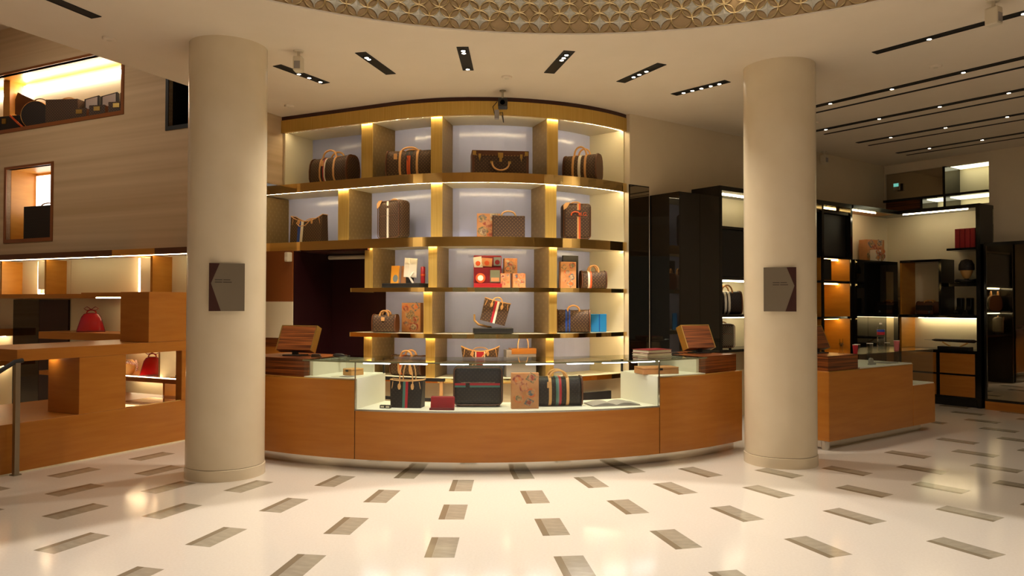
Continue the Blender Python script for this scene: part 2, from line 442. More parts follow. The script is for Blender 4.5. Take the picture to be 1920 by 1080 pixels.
niche(NB, 0.45, M_CREAM); niche(NS, 0.45, M_WOOD2); niche(NT, 0.4, M_BLKMAT, frm=M_BLKMAT, sides=M_BLKMAT)
bx('niche_light', M_LEDN, wl, NB[0]+0.3, NB[1], 0.40, 0.44, 4.985, 5.03)
bx('niche_light', M_LEDN, wl, -5.55, -5.51, 0.40, 0.44, 4.4, 5.08)
bx('niche_light_panel', M_LEDP, wl, -5.24, -4.22, 0.43, 0.445, 3.02, 3.60)
bx('niche_post', M_WOOD2, wl, -5.75, -5.58, 0.2, 0.44, 4.27, 5.13)
bx('niche_divider', M_LEATHERD, wl, -1.35, -1.15, 0.05, 0.38, 3.96, 4.99)
bx('niche_pale_panel', M_CREAM, wl, -1.1, -0.55, 0.30, 0.38, 3.96, 4.99)
# right wall (runs from the curved shelving to the far corner) and far wall
wr = sempty('wall_right', RO, RA)
bx('wall_panel', M_WALL, wr, 0.0, 6.22, 0.0, 0.1, 0, CEIL)
CL = [(-1.66, -0.02, 3.17, 3.83)]
mb = MB()
mb.box(6.2, 6.3, -9, -1.66, 0, CEIL).box(6.2, 6.3, -1.66, 0.0, 0, 3.17).box(6.2, 6.3, -1.66, 0.0, 3.83, CEIL).box(6.2, 6.3, -0.02, 0.1, 3.17, 3.83)
mb.build('wall_panel', M_WALL, wr)
bx('clerestory_back', M_CREAM, wr, 6.72, 6.76, -1.7, 0.1, 3.1, 3.9)
bx('clerestory_side', M_CREAM, wr, 6.3, 6.74, -1.72, -1.68, 3.1, 3.9)
bx('clerestory_top', M_CREAM, wr, 6.3, 6.74, -1.7, 0.1, 3.84, 3.88)
bx('clerestory_mirror', M_MIRROR, wr, 6.24, 6.26, -0.98, 0.0, 3.36, 3.83)
bx('clerestory_mullion', M_BLACK, wr, 6.17, 6.7, -1.02, -0.98, 3.36, 3.83)
bx('clerestory_shelf', M_BLACK, wr, 6.15, 6.7, -1.66, 0.0, 3.335, 3.375)
bx('clerestory_upright', M_BLACK, wr, 6.17, 6.7, -1.03, -0.99, 3.10, 3.34)
bx('clerestory_upright', M_BLACK, wr, 6.17, 6.7, -0.66, -0.62, 3.10, 3.34)
bx('clerestory_panel', M_ZEBRA, wr, 6.21, 6.23, -0.62, 0.0, 3.12, 3.34)
bx('clerestory_light', M_LEDC, wr, 6.32, 6.68, -1.64, -0.66, 3.324, 3.334)
bx('clerestory_light', M_LEDC, wr, 6.32, 6.68, -1.64, -1.04, 3.828, 3.838)
# street front behind the viewpoint and hall sides, unseen, added for warm reflections and bounce
wf = sempty('wall_front', (0, -3.95, 0))
wall_holes('wall_panel', M_WALL, wf, -13, 13, 0, CEIL+0.1, -0.1, 0.0, [(-5.4, -2.2, 0.5, 3.1), (-1.5, 1.5, 0.0, 3.1), (2.2, 5.4, 0.5, 3.1)])
for x0, x1, z0 in ((-5.4, -2.2, 0.5), (-1.5, 1.5, 0.0), (2.2, 5.4, 0.5)):
    bx('window_frame', M_BRUSH, wf, x0, x0+0.07, -0.08, 0.03, z0, 3.1); bx('window_frame', M_BRUSH, wf, x1-0.07, x1, -0.08, 0.03, z0, 3.1); bx('window_frame', M_BRUSH, wf, x0, x1, -0.08, 0.03, 3.03, 3.1)
    bx('window_pane', M_GLASS, wf, x0+0.07, x1-0.07, -0.05, -0.04, z0, 3.03)
struct(MB().box(12.9, 13, -3.95, 12, 0, CEIL).build('wall_east', M_WALL))
struct(MB().box(-13, -12.9, -3.95, 12, 0, UPC).build('wall_west', M_GRAIN))
# columns
def column(nm, x, y, label):
    o = sempty(nm, (x, y, 0)); o['kind'] = 'structure'; o['label'] = label
    MB().cyl(0, 0, 0.347, 0.105, CEIL, 72).build('shaft', M_COLUMN, o, smooth=True)
    MB().cyl(0, 0, 0.340, 0.09, 0.11, 72).build('groove', M_INLAYD, o, smooth=True)
    MB().lathe([(0.354, 0), (0.354, 0.096), (0.349, 0.10)], 72).build('base_ring', M_COLUMN, o, smooth=True)
    return o
column('column_1', -2.66, 7.10, 'round cream column in front of the wooden display steps')
column('column_2', 2.70, 7.67, 'round cream column between the two wooden counters')
# ============================================================ CURVED SHELVING
T0 = -26.0; RS = 2.46
def S(s, d=0.0):                       # local to C: s in degrees along the front, d inward from the front
    t = max(s, T0); a = R_(t)
    k = R_(min(0, s-T0))*RS
    return (math.sin(a)*(RS-d) + math.cos(a)*k, -math.cos(a)*(RS-d) + math.sin(a)*k)
def Sw(s, d=0.0): p = S(s, d); return (p[0]+C.x, p[1]+C.y)
def Srot(s): return R_(max(s, T0))
shelv = thing('display_shelving', 'tall curved wall of lit gold shelves holding brown bags behind the counter', 'shelving', (C.x, C.y, 0))
SD = 0.56
LEV = {0: (3.77, 3.93), 1: (2.99, 3.10), 2: (2.245, 2.356), 3: (1.718, 1.768), 4: (1.178, 1.229), 5: (0.66, 0.715)}
SR = 48.7
LEFT = {0: -65, 1: -74, 2: -74, 3: -38.6, 4: -38.8, 5: -36}
for k, (z0, z1) in LEV.items():
    s0 = LEFT[k]; n = 44
    o = MB().band(S, s0, SR-0.3, 0.02, SD, z0+0.012, z1-0.004, n).build('shelf' if k else 'top_panel', M_CREAM, shelv)
    if k == 0:
        f = MB().band(S, s0, SR, -0.01, 0.035, z0, z1, n).build('cornice', M_BRUSH, o); lc(f, 'wide satin brass cornice')
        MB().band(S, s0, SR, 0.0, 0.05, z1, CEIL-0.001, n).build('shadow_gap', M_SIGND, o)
    else:
        f = MB().band(S, s0, SR, -0.01, 0.022, z0, z1, n).build('fascia', M_BRASS, o); lc(f, 'polished brass shelf edge')
        if s0 > -50:
            a = S(s0, -0.01)
            MB().band(S, s0-0.25, s0, -0.01, SD*0.8, z0, z1, 1).build('end_cap', M_BRUSH, o)
# led strips, one per bay, tucked behind the shelf edges
BAYS = {0: [(-63.5, 47.5)], 1: [(-72, 47.5)], 2: [(-34.5, 47.5)], 3: [(-35, 47.5)], 4: [(-35, 47.5)]}
for k, lst in BAYS.items():
    z = LEV[k][0]
    for a, b in lst:
        MB().band(S, a, b, 0.041, 0.049, z+0.004, z+0.011, max(2, int((b-a)/4))).build('light_strip', M_LED if k < 2 else M_LEDS, shelv)
# dividers
ROWS = {1: [(-36.8,-33.0), (-13.8,-10.5), (19.7,23.1)], 2: [(-45,-41.3), (-13.7,-10.4), (19.2,22.6)], 3: [(-35.4,-32.8), (-14.4,-11.9), (20.4,22.8)],
        4: [(-15.8,-13.3), (20.4,22.8)], 5: [(-35.6,-32.9), (-15.1,-12.4), (19.4,21.8)]}
for r, lst in ROWS.items():
    zt = LEV[r-1][0]; zb = LEV[r][1]
    for a, b in lst:
        o = MB().band(S, a, b, 0.09, SD-0.005, zb-0.003, zt+0.012, 2).build('divider', M_MONOG, shelv)
        MB().band(S, a, b, 0.075, 0.09, zb-0.003, zt+0.011, 2).build('gold_strip', M_BRUSH, o)
# back panels per bay, end walls
for r in range(1, 6):
    zt = LEV[r-1][0]+0.012; zb = LEV[r][1]-0.004
    ed = [LEFT[r-1] if r > 1 else -65] + [x for ab in ROWS[r] for x in [(ab[0]+ab[1])/2]] + [SR-1]
    if r == 2: ed[0] = -74
    if r == 3: ed[0] = -34.2; ed.pop(1)
    if r == 4: ed[0] = -36
    if r == 5: ed[0] = -34.2; ed.pop(1)
    for a, b in zip(ed[:-1], ed[1:]):
        MB().band(S, a, b, SD-0.004, SD+0.03, zb, zt, max(2, int((b-a)/4))).build('back_panel', M_BACK, shelv)
MB().band(S, SR-0.9, SR-0.05, 0.03, SD, 0, 3.80, 1).build('end_panel', M_CREAM, shelv)
MB().band(S, SR-0.05, SR+0.25, -0.004, SD, 0, 3.77, 1).build('end_trim', M_BRUSH, shelv)
MB().band(S, -64.9, -64.2, 0.03, SD, LEV[1][1], 3.80, 1).build('end_panel', M_CREAM, shelv)
MB().band(S, -74.3, -73.8, 0.03, SD, LEV[2][1], LEV[1][0], 1).build('end_panel', M_MONOG, shelv)
MB().band(S, -65.0, -40, 0.035, 0.06, 3.775, 3.925, 4).build('dark_soffit', M_LEATHERD, shelv)
# lower cupboard under shelf 5
MB().band(S, -36, SR-0.4, 0.05, SD, 0.0, 0.66, 24).build('base_cabinet', mat('base_cabinet_tan', (196, 178, 142), 0.5), shelv)
for z in (0.70, 0.47): MB().band(S, -27, -9, -0.045, -0.015, z-0.018, z+0.018, 6).build('dark_rail', M_BLKMAT, shelv)
MB().band(S, -10.2, -9.4, -0.04, -0.02, 0.0, 0.72, 1).build('rail_post', M_LEATHER, shelv)
MB().band(S, 24, 40, -0.04, -0.01, 0.36, 0.52, 6).build('dark_rail', M_BLKMAT, shelv)
# doorway left of the shelving: dark recess with roller tube
dw = sempty('door_1', LO, LA)
def Lloc(p): d = Vector((p[0], p[1], 0))-LO; return (d.x*math.cos(LA)+d.y*math.sin(LA), -d.x*math.sin(LA)+d.y*math.cos(LA))
da = Lloc(Sw(-64, SD)); db = Lloc(Sw(-36, SD)); print('door local', da, db)
bx('door_leaf', M_DARKDOOR, dw, 0.27, db[0]+0.45, da[1]+0.10, da[1]+0.15, 0, 2.24)
bx('door_jamb', M_DARKDOOR, dw, 0.255, 0.275, 0.30, da[1]+0.12, 0, 2.24)
bx('lintel', M_SIGND, dw, 0.28, db[0]+0.1, 0.42, da[1]+0.10, 2.228, 2.256)
MB().tube([(0.2, da[1]+0.05, 2.19), (1.35, da[1]+0.05, 2.19)], 0.03, 10).build('roller_tube', M_PLASTIC, dw, smooth=True)
ls = [(0.0, 1.02, M_WOOD), (1.02, 1.14, M_ZEBRA), (1.14, 1.60, M_CREAM), (1.60, 2.245, M_FRAMEW)]
for z0, z1, m_ in ls: bx('wall_cladding', m_, dw, -0.5, 0.27, 0.28, 0.30, z0, z1)

# ============================================================ MAIN COUNTER
def K(a, r): a = R_(a); return (r*math.sin(a), -r*math.cos(a))          # local to C
RF = 4.12; RB = 3.46
counter = thing('sales_counter', 'curved honey-wood sales counter with a glass showcase in the middle', 'counter', (C.x, C.y, 0))
kb = lambda a0, a1, r0, r1, z0, z1, nm, m_, par=counter, n=None: MB().band(K, a0, a1, r0, r1, z0, z1, n or max(1, int(abs(a1-a0)/2))).build(nm, m_, par)
AL, A1, A2, AR = -37.0, -15.6, 26.8, 44.8
kb(AL+0.4, AR-0.6, 4.04, 3.55, 0.0, 0.10, 'plinth', M_CHROME)
kb(AL, A1-0.06, RF, RB, 0.10, 0.855, 'front_panel', M_WOOD)
kb(A1+0.06, A2-0.06, RF, RB, 0.10, 0.560, 'front_panel', M_WOOD)
kb(A2+0.06, AR, RF, RB, 0.10, 0.855, 'front_panel', M_WOOD)
kb(A1-0.06, A1+0.06, RF-0.006, RB, 0.10, 0.56, 'joint', M_SIGND); kb(A2-0.06, A2+0.06, RF-0.006, RB, 0.10, 0.56, 'joint', M_SIGND)
kb(A1+0.06, A2-0.06, RF-0.01, RB, 0.560, 0.574, 'showcase_floor', M_WHITE)
kb(A1, A2, RF+0.001, RF-0.015, 0.560, 0.572, 'showcase_trim', M_CHROME)
kb(A1-0.12, A1+0.12, RF-0.02, RB, 0.574, 0.862, 'showcase_side', M_WHITE, n=1); kb(A2-0.12, A2+0.12, RF-0.02, RB, 0.574, 0.862, 'showcase_side', M_WHITE, n=1)
kb(-23.6, A1-0.1, RF-0.005, RB, 0.855, 0.868, 'ledge', M_WHITE); kb(A2+0.1, 35.6, RF-0.005, RB, 0.855, 0.868, 'ledge', M_WHITE)
kb(AL, A1, RF+0.001, RF-0.012, 0.849, 0.857, 'edge_trim', M_GOLDM); kb(A2, AR, RF+0.001, RF-0.012, 0.849, 0.857, 'edge_trim', M_GOLDM)
kb(AL, -23.6, RF-0.07, RB-0.05, 0.857, 1.035, 'desk_block', M_ZEBRA); kb(35.6, AR, RF-0.07, RB-0.05, 0.857, 1.035, 'desk_block', M_ZEBRA)
kb(-23.6, -23.0, RF-0.09, RB, 0.868, 1.02, 'white_end', M_WHITE, n=1); kb(35.0, 35.6, RF-0.09, RB, 0.868, 1.02, 'white_end', M_WHITE, n=1)
kb(-23.2, -17.5, RB+0.02, RB, 0.868, 1.015, 'white_back', M_WHITE); kb(30.5, 35.2, RB+0.02, RB, 0.868, 1.015, 'white_back', M_WHITE)
kb(-23.6, 35.6, RF+0.02, RB-0.04, 1.022, 1.034, 'glass_top', M_GLASSG)
kb(A1, A2, RF-0.004, RF-0.012, 0.574, 1.022, 'glass_front', M_GLASS)
kb(-23.6, A1, RF-0.004, RF-0.012, 0.868, 1.022, 'glass_front', M_GLASS); kb(A2, 35.6, RF-0.004, RF-0.012, 0.868, 1.022, 'glass_front', M_GLASS)
for a in (A1, A2): kb(a-0.05, a+0.05, RF, RF-0.014, 0.56, 1.022, 'glass_joint', M_CHROME, n=1)
for a in (A1, A2): kb(a-0.1, a+0.1, RB+0.03, RB, 0.56, 1.02, 'corner_post', M_BLKMAT, n=1)
kb(-23.6, 35.6, RF+0.021, RF+0.012, 1.021, 1.034, 'glass_edge', M_GRNST)
nb = 8
for i in range(nb):
    px = [705, 775, 851, 931, 1009, 1083, 1147, 1200][i]
    a = [-12.75, -7.6, -2.1, 3.55, 9.25, 14.9, 20.0, 24.5][i]
    kb(a-1.85, a+1.85, RF-0.03, RF-0.06, 1.008, 1.020, 'light_bar', M_LEDW, n=3)
# dark cabinets seen through the showcase, under the shelving
def terminal(label, loc, rz, w_=0.42, d_=0.16, dark=False):
    t = thing('cash_terminal', label, 'terminal', loc, rz, 'wood cased cash terminals')
    M = Matrix.Translation((0, 0, 0.05)) @ Matrix.Rotation(R_(-24), 4, 'X')
    bx('base', M_DARKPL, t, -0.10, 0.10, -0.07, 0.10, 0, 0.012); MB().box(-0.03,0.03,0.0,0.03,0.01,0.08).build('stand', M_DARKPL, t)
    MB().box(-w_/2, w_/2, -0.03, 0.05, 0.0, 0.27).xform(M).build('wood_case', M_ZEBRA, t, bevel=0.004)
    MB().box(-w_/2-0.004, w_/2+0.004, -0.028, 0.056, 0.262, 0.278).xform(M).build('top_trim', M_GOLDM, t)
    MB().box(w_/2-0.002, w_/2+0.012, -0.028, 0.056, 0.0, 0.278).xform(M).build('side_trim', M_GOLDM, t)
    MB().box(-w_/2-0.012, -w_/2+0.002, -0.028, 0.056, 0.0, 0.278).xform(M).build('side_trim', M_GOLDM, t)
    MB().box(-w_/2+0.02, w_/2-0.02, 0.05, 0.056, 0.02, 0.25).xform(M).build('screen', M_DARKPL, t)
    return t
def on_counter(a, r, z): p = K(a, r); return (C.x+p[0], C.y+p[1], z)

# ============================================================ RIGHT COUNTER
rc = thing('side_counter', 'straight wooden counter with glass end showcase right of the column', 'counter', RO, RA)
Y0, Y1 = -2.23, -1.55
bx('plinth', M_CHROME, rc, 0.86, 3.02, Y0+0.12, Y1-0.06, 0, 0.10)
bx('front_panel', M_WOOD, rc, 0.77, 2.59, Y0, Y1, 0.10, 0.855, 0.006)
bx('front_panel', M_WOOD, rc, 2.592, 3.15, Y0, Y1, 0.10, 0.590, 0.006)
bx('worktop', M_WHITE, rc, 1.40, 2.59, Y0+0.01, Y1, 0.855, 0.868)
bx('showcase_floor', M_WHITE, rc, 2.595, 3.14, Y0+0.01, Y1, 0.590, 0.602)
bx('showcase_side', M_WHITE, rc, 2.58, 2.592, Y0+0.02, Y1, 0.602, 0.86)
bx('edge_trim', M_GOLDM, rc, 0.77, 2.59, Y0-0.002, Y0+0.01, 0.849, 0.857)
bx('desk_block', M_ZEBRA, rc, 0.80, 1.40, Y0+0.03, Y1, 0.857, 1.02)
bx('glass_top', M_GLASSG, rc, 1.40, 3.15, Y0+0.02, Y1, 1.008, 1.018)
bx('glass_front', M_GLASS, rc, 1.40, 2.59, Y0+0.02, Y0+0.028, 0.868, 1.008)
bx('glass_front', M_GLASS, rc, 2.59, 3.15, Y0+0.02, Y0+0.028, 0.602, 1.008)
bx('glass_end', M_GLASS, rc, 3.142, 3.15, Y0+0.03, Y1, 0.602, 1.008)
MB().cyl(0.83, Y0+0.08, 0.045, 0, 0.10, 16).build('chrome_foot', M_CHROME, rc, smooth=True)

# ============================================================ RIGHT BLACK FIXTURES (frame of the right wall)
def rl(x, y, z=0): c, s = math.cos(RA), math.sin(RA); return (RO.x+c*x-s*y, RO.y+s*x+c*y, z)
def ll(x, y, z=0): c, s = math.cos(LA), math.sin(LA); return (LO.x+c*x-s*y, LO.y+s*x+c*y, z)
mm = thing('wall_mirror', 'narrow tall mirror between the curved shelving and the black cabinet', 'mirror', rl(0.16, -0.012), RA)
bx('glass', M_MIRROR, mm, -0.17, 0.17, -0.004, 0.004, 0.02, 3.07); bx('frame', M_BLACK, mm, -0.18, 0.18, 0.004, 0.01, 0.0, 3.085)
tc_ = thing('tall_cabinet', 'glossy black tall cabinet reflecting lights beside the mirror', 'cabinet', rl(0.35, -0.5), RA)
bx('side', M_DARKMIR, tc_, 0.0, 0.02, 0.0, 0.49, 0.0, 2.97); bx('body', M_BLKMAT, tc_, 0.02, 0.77, 0.022, 0.49, 0.0, 2.965)
bx('door', M_DARKMIR, tc_, 0.004, 0.385, 0.0, 0.02, 0.02, 2.97); bx('door', M_DARKMIR, tc_, 0.389, 0.77, 0.0, 0.02, 0.02, 2.97)
def fixture(nm, label, x0, x1, y0, y1, levels, verts, back, top=3.12, led=None, cat='shelving', lights=()):
    t = thing(nm, label, cat, rl(x0, y1), RA); W = x1-x0; D = y1-y0
    for i, v in enumerate(verts): bx('upright', M_BLACK, t, v-x0-0.025, v-x0+0.025, -D, -0.012, 0, top-0.06)
    bx('top_rail', M_BLACK, t, 0, W, -D-0.004, -0.012, top-0.06, top)
    for z in levels: bx('shelf', M_BLACK, t, 0.0, W, -D+0.02, -0.012, z-0.035, z)
    bx('back_panel', back, t, 0, W, -0.012, -0.002, 0, top-0.06)
    for v in verts[1:]: bx('side_lining', back, t, v-x0-0.031, v-x0-0.025, -D+0.02, -0.013, 0.0, 2.29 if back is M_WOOD2 else top-0.07)
    for (lx0, lx1, z) in lights: bx('light_strip', led or M_LEDA, t, lx0-x0, lx1-x0, -D*0.55, -D*0.55+0.014, z-0.008, z)
    return t
fixture('black_shelving', 'black lit shelving with handbags between tall cabinet and column', 1.15, 2.40, -0.48, -0.001, [2.60, 1.93, 1.44, 0.98], [1.175, 2.375], M_CREAM,
        lights=[(1.25, 2.3, 3.055), (1.25, 2.3, 1.89), (1.25, 2.3, 1.40)], led=M_LEDB)
bx('dark_panel', M_BLKMAT, wr, 1.205, 2.345, -0.44, -0.40, 1.935, 2.56); 
fixture('black_shelving', 'black shelving with amber lit niches just right of the column', 2.42, 4.36, -0.46, -0.001, [2.98, 2.30, 1.93, 1.39, 0.80], [2.445, 3.55, 4.335], M_WOOD2,
        lights=[(2.6, 3.4, 3.055), (3.65, 4.25, 3.055), (3.65, 4.3, 1.89), (3.6, 4.3, 1.35), (3.6, 4.3, 2.26)])
for (x0, x1, z0, z1) in ((2.5, 3.52, 1.98, 2.94), (3.58, 3.9, 1.94, 2.26), (3.58, 4.3, 2.31, 2.94)): bx('dark_panel', M_BLKMAT, wr, x0, x1, -0.38, -0.36, z0, z1)
lcab = thing('low_cabinet', 'closed black cabinet standing in the corner under the travel boxes', 'cabinet', rl(4.37, -0.52), RA)
bx('body', M_BLACK, lcab, 0, 1.28, 0.02, 0.51, 0, 2.27); bx('door', M_DARKMIR, lcab, 0.004, 0.31, 0, 0.018, 0.05, 2.24); bx('door', M_DARKMIR, lcab, 0.316, 0.86, 0, 0.018, 0.05, 2.24)
bx('mirror_strip', M_MIRROR, lcab, 0.87, 1.1, 0.0, 0.018, 0.6, 2.1)
cs = thing('corner_shelving', 'corner display wall with pale back and black frame above low drawers', 'shelving', rl(5.72, -1.72), RA)
# local: x 0..0.48 depth (front at 0), y 0..1.72 to the corner
bx('back_panel', M_CREAM, cs, 0.45, 0.475, 0.0, 1.71, 0, 3.06)
bx('corner_back', M_CREAM, cs, -1.05, 0.45, 1.66, 1.70, 2.275, 3.06)
bx('top_rail', M_BLACK, cs, 0.0, 0.48, 0.0, 1.70, 3.06, 3.12); bx('top_rail', M_BLACK, cs, -1.36, 0.0, 1.24, 1.30, 3.06, 3.12)
bx('corner_top', M_WOOD2, cs, -1.36, 0.44, 1.30, 1.70, 3.062, 3.08)
bx('side_panel', M_BLACK, cs, 0.0, 0.48, 0.0, 0.06, 0, 3.06)
bx('light_strip', M_LEDB, cs, 0.07, 0.084, 0.2, 1.2, 3.05, 3.059); bx('light_strip', M_LEDB, cs, -1.2, -0.5, 1.35, 1.364, 3.05, 3.059)
bx('book_shelf', M_BLACK, cs, 0.03, 0.45, 0.06, 0.50, 2.42, 2.455)
bx('box_top', M_BLACK, cs, 0.0, 0.45, 0.60, 1.22, 2.255, 2.295); bx('box_side', M_BLACK, cs, 0.0, 0.45, 0.57, 0.61, 1.41, 2.295); bx('box_side', M_WOOD2, cs, 0.0, 0.45, 1.19, 1.22, 1.41, 2.255)
bx('shelf', M_BLACK, cs, -0.02, 0.45, 0.06, 1.22, 1.365, 1.41); bx('stand_shelf', M_BLACK, cs, 0.1, 0.45, 0.06, 0.50, 1.86, 1.92)
bx('light_strip', M_LEDL, cs, 0.36, 0.385, 0.1, 1.1, 1.352, 1.364)
bx('left_cheek', M_WOOD2, cs, 0.0, 0.45, 1.20, 1.23, 0.87, 1.365)
bx('drawer_body', M_BLACK, cs, 0.01, 0.45, 0.06, 1.24, 0.12, 0.84); bx('counter_top', M_BLACK, cs, -0.02, 0.45, 0.06, 1.24, 0.84, 0.868)
for y0, y1 in ((0.09, 0.60), (0.66, 1.2)):
    for z0, z1 in ((0.155, 0.475), (0.505, 0.815)): bx('drawer_front', M_WOOD, cs, -0.005, 0.01, y0, y1, z0, z1)
bx('plinth', M_BLKMAT, cs, 0.03, 0.45, 0.06, 1.24, 0, 0.12)
gm = thing('standing_mirror', 'large framed mirror at the far right reflecting the amber niches', 'mirror', rl(5.70, -1.78), RA)
bx('mirror_glass', M_MIRROR, gm, 0.0, 0.01, -1.6, -0.03, 0.16, 2.46); bx('base', M_WOOD, gm, -0.01, 0.3, -1.65, 0.0, 0, 0.125)
bx('frame_rail', M_BLACK, gm, -0.01, 0.3, -1.65, 0.0, 0.125, 0.16); bx('frame_rail', M_BLACK, gm, -0.01, 0.3, -1.65, 0.0, 2.46, 2.51); bx('frame_post', M_BLACK, gm, -0.01, 0.3, -0.03, 0.0, 0.16, 2.46)
bx('frame_back', M_BLACK, gm, 0.01, 0.3, -1.6, -0.03, 0.16, 2.46)

# ============================================================ LEFT DISPLAY
ldw = thing('wall_shelving', 'lit wall shelving with orange dividers under the grained left wall', 'shelving', ll(0, 0), LA)
YF = -0.35
bx('top_fascia', M_LEATHERD, ldw, -7.5, -2.30, YF, -0.001, 2.205, 2.285); bx('top_fascia', M_WOOD2, ldw, -2.298, -1.47, YF, -0.001, 2.205, 2.285); bx('top_fascia', M_LEATHERD, ldw, -1.468, 0.0, YF, -0.001, 2.205, 2.285)
bx('back_panel', M_CREAM, ldw, -7.5, -3.66, -0.02, -0.002, 0, 2.205); bx('back_panel', M_CREAM, ldw, -3.65, 0.0, -0.02, -0.002, 0, 2.205)
bx('light_strip', M_LEDL, ldw, -7.3, -0.05, YF+0.03, YF+0.042, 2.197, 2.2045)
for x0, x1 in ((-4.85, -4.81), (-3.79, -3.75), (-1.58, -1.54), (-5.6,-5.56)):
    bx('divider', M_WOOD2, ldw, x0, x1, YF+0.03, -0.02, 1.70, 2.19)
bx('cell_frame', M_CREAM, ldw, -4.20, -3.80, -0.16, -0.03, 1.77, 2.18); bx('cell_frame', M_CREAM, ldw, -1.98, -1.60, -0.16, -0.03, 1.72, 2.18); bx('cell_light', M_LEDL, ldw, -4.25, -3.82, -0.12, -0.095, 1.702, 1.714)
bx('cell_light', M_LEDL, ldw, -4.27, -4.245, -0.12, -0.095, 1.71, 2.18); bx('cell_light', M_LEDL, ldw, -2.07, -2.045, -0.12, -0.095, 1.71, 2.18)
bx('shelf', M_WOOD, ldw, -7.5, -1.9, YF-0.02, -0.02, 1.64, 1.70)
bx('shelf', M_WOOD, ldw, -2.75, -0.9, YF-0.12, YF-0.025, 1.655, 1.715); bx('light_strip', M_LEDL, ldw, -2.5, -1.95, YF-0.08, YF-0.05, 1.64, 1.654)
bx('dark_door', M_DARKMIR, ldw, -4.98, -4.34, -0.05, -0.021, 0.0, 1.62); bx('dark_door', M_DARKDOOR, ldw, -4.335, -3.66, -0.05, -0.021, 0.0, 1.62)
bx('bag_shelf', M_WOOD, ldw, -3.42, -1.0, -0.62, -0.021, 1.09, 1.185); bx('light_strip', M_LEDL, ldw, -2.3, -1.2, -0.1, -0.08, 1.07, 1.085)
bx('side_shelf', M_WOOD, ldw, -7.5, -4.99, -0.4, -0.021, 1.07, 1.18); bx('side_shelf', M_WOOD, ldw, -7.5, -4.99, -0.4, -0.021, 0.62, 0.70)
bx('light_strip', M_LEDL, ldw, -7.3, -5.1, -0.1, -0.08, 1.055, 1.068); bx('light_strip', M_LEDL, ldw, -7.3, -5.1, -0.1, -0.08, 0.605, 0.618)
bx('lower_shelf', M_WOOD, ldw, -3.4, -0.4, -0.62, -0.021, 0.60, 0.655); bx('light_strip', M_LEDL, ldw, -2.2, -0.5, -0.10, -0.08, 1.06, 1.075)
bx('light_strip', M_LEDL, ldw, -2.2, -0.5, -0.12, -0.10, 0.585, 0.598); bx('partition', M_CREAM, ldw, -1.06, -1.03, -0.60, -0.021, 0.656, 1.088); bx('light_strip', M_LEDL, ldw, -1.9, -0.6, -0.60, -0.585, 0.656, 0.662)
bx('partition', M_WOOD2, ldw, -1.10, -1.07, -0.5, -0.021, 0.0, 0.598)
steps = thing('display_steps', 'stepped honey-wood display block beside the stair rail', 'display block', ll(-0.27, 0), LA)
# local: x<=0, y from -3.2 (near) to -0.66 (far)
bx('base_block', M_WOOD, steps, -1.45, 0.0, -4.4, -0.66, 0.0, 0.465, 0.004)
bx('foot_trim', M_CREAM, steps, -1.45, 0.004, -4.4, -0.66, 0.0, 0.012)
bx('lower_box', M_WOOD, steps, -0.50, 0.0, -2.15, -1.63, 0.466, 1.035, 0.003)
bx('lower_post', M_WOOD, steps, -0.10, 0.0, -0.92, -0.66, 0.466, 1.035, 0.003)
bx('window_floor', M_BRASS, steps, -0.50, -0.01, -1.63, -0.92, 0.467, 0.474)
bx('slab', M_WOOD, steps, -0.9, 0.0, -2.76, -0.66, 1.036, 1.148, 0.003)
bx('upper_box', M_WOOD, steps, -0.47, 0.0, -1.36, -0.66, 1.15, 1.705, 0.003)
bx('slab_light', M_LEDL, steps, -0.48, -0.35, -2.22, -2.19, 1.024, 1.034)
rail = thing('stair_rail', 'steel handrail post with sloping rail at the left edge', 'handrail', ll(-0.2, -2.80), LA)
bx('post', M_STEEL, rail, -0.02, 0.02, -0.022, 0.022, 0, 1.03); MB().tube([(0.0, 0.05, 1.05), (0, -0.02, 1.04), (0.02, -0.9, 0.55), (0.02, -1.6, 0.2)], 0.022, 8).build('rail', M_DARKPL, rail, smooth=True)
bx('foot_plate', M_STEEL, rail, -0.035, 0.035, -0.035, 0.035, 0, 0.01)
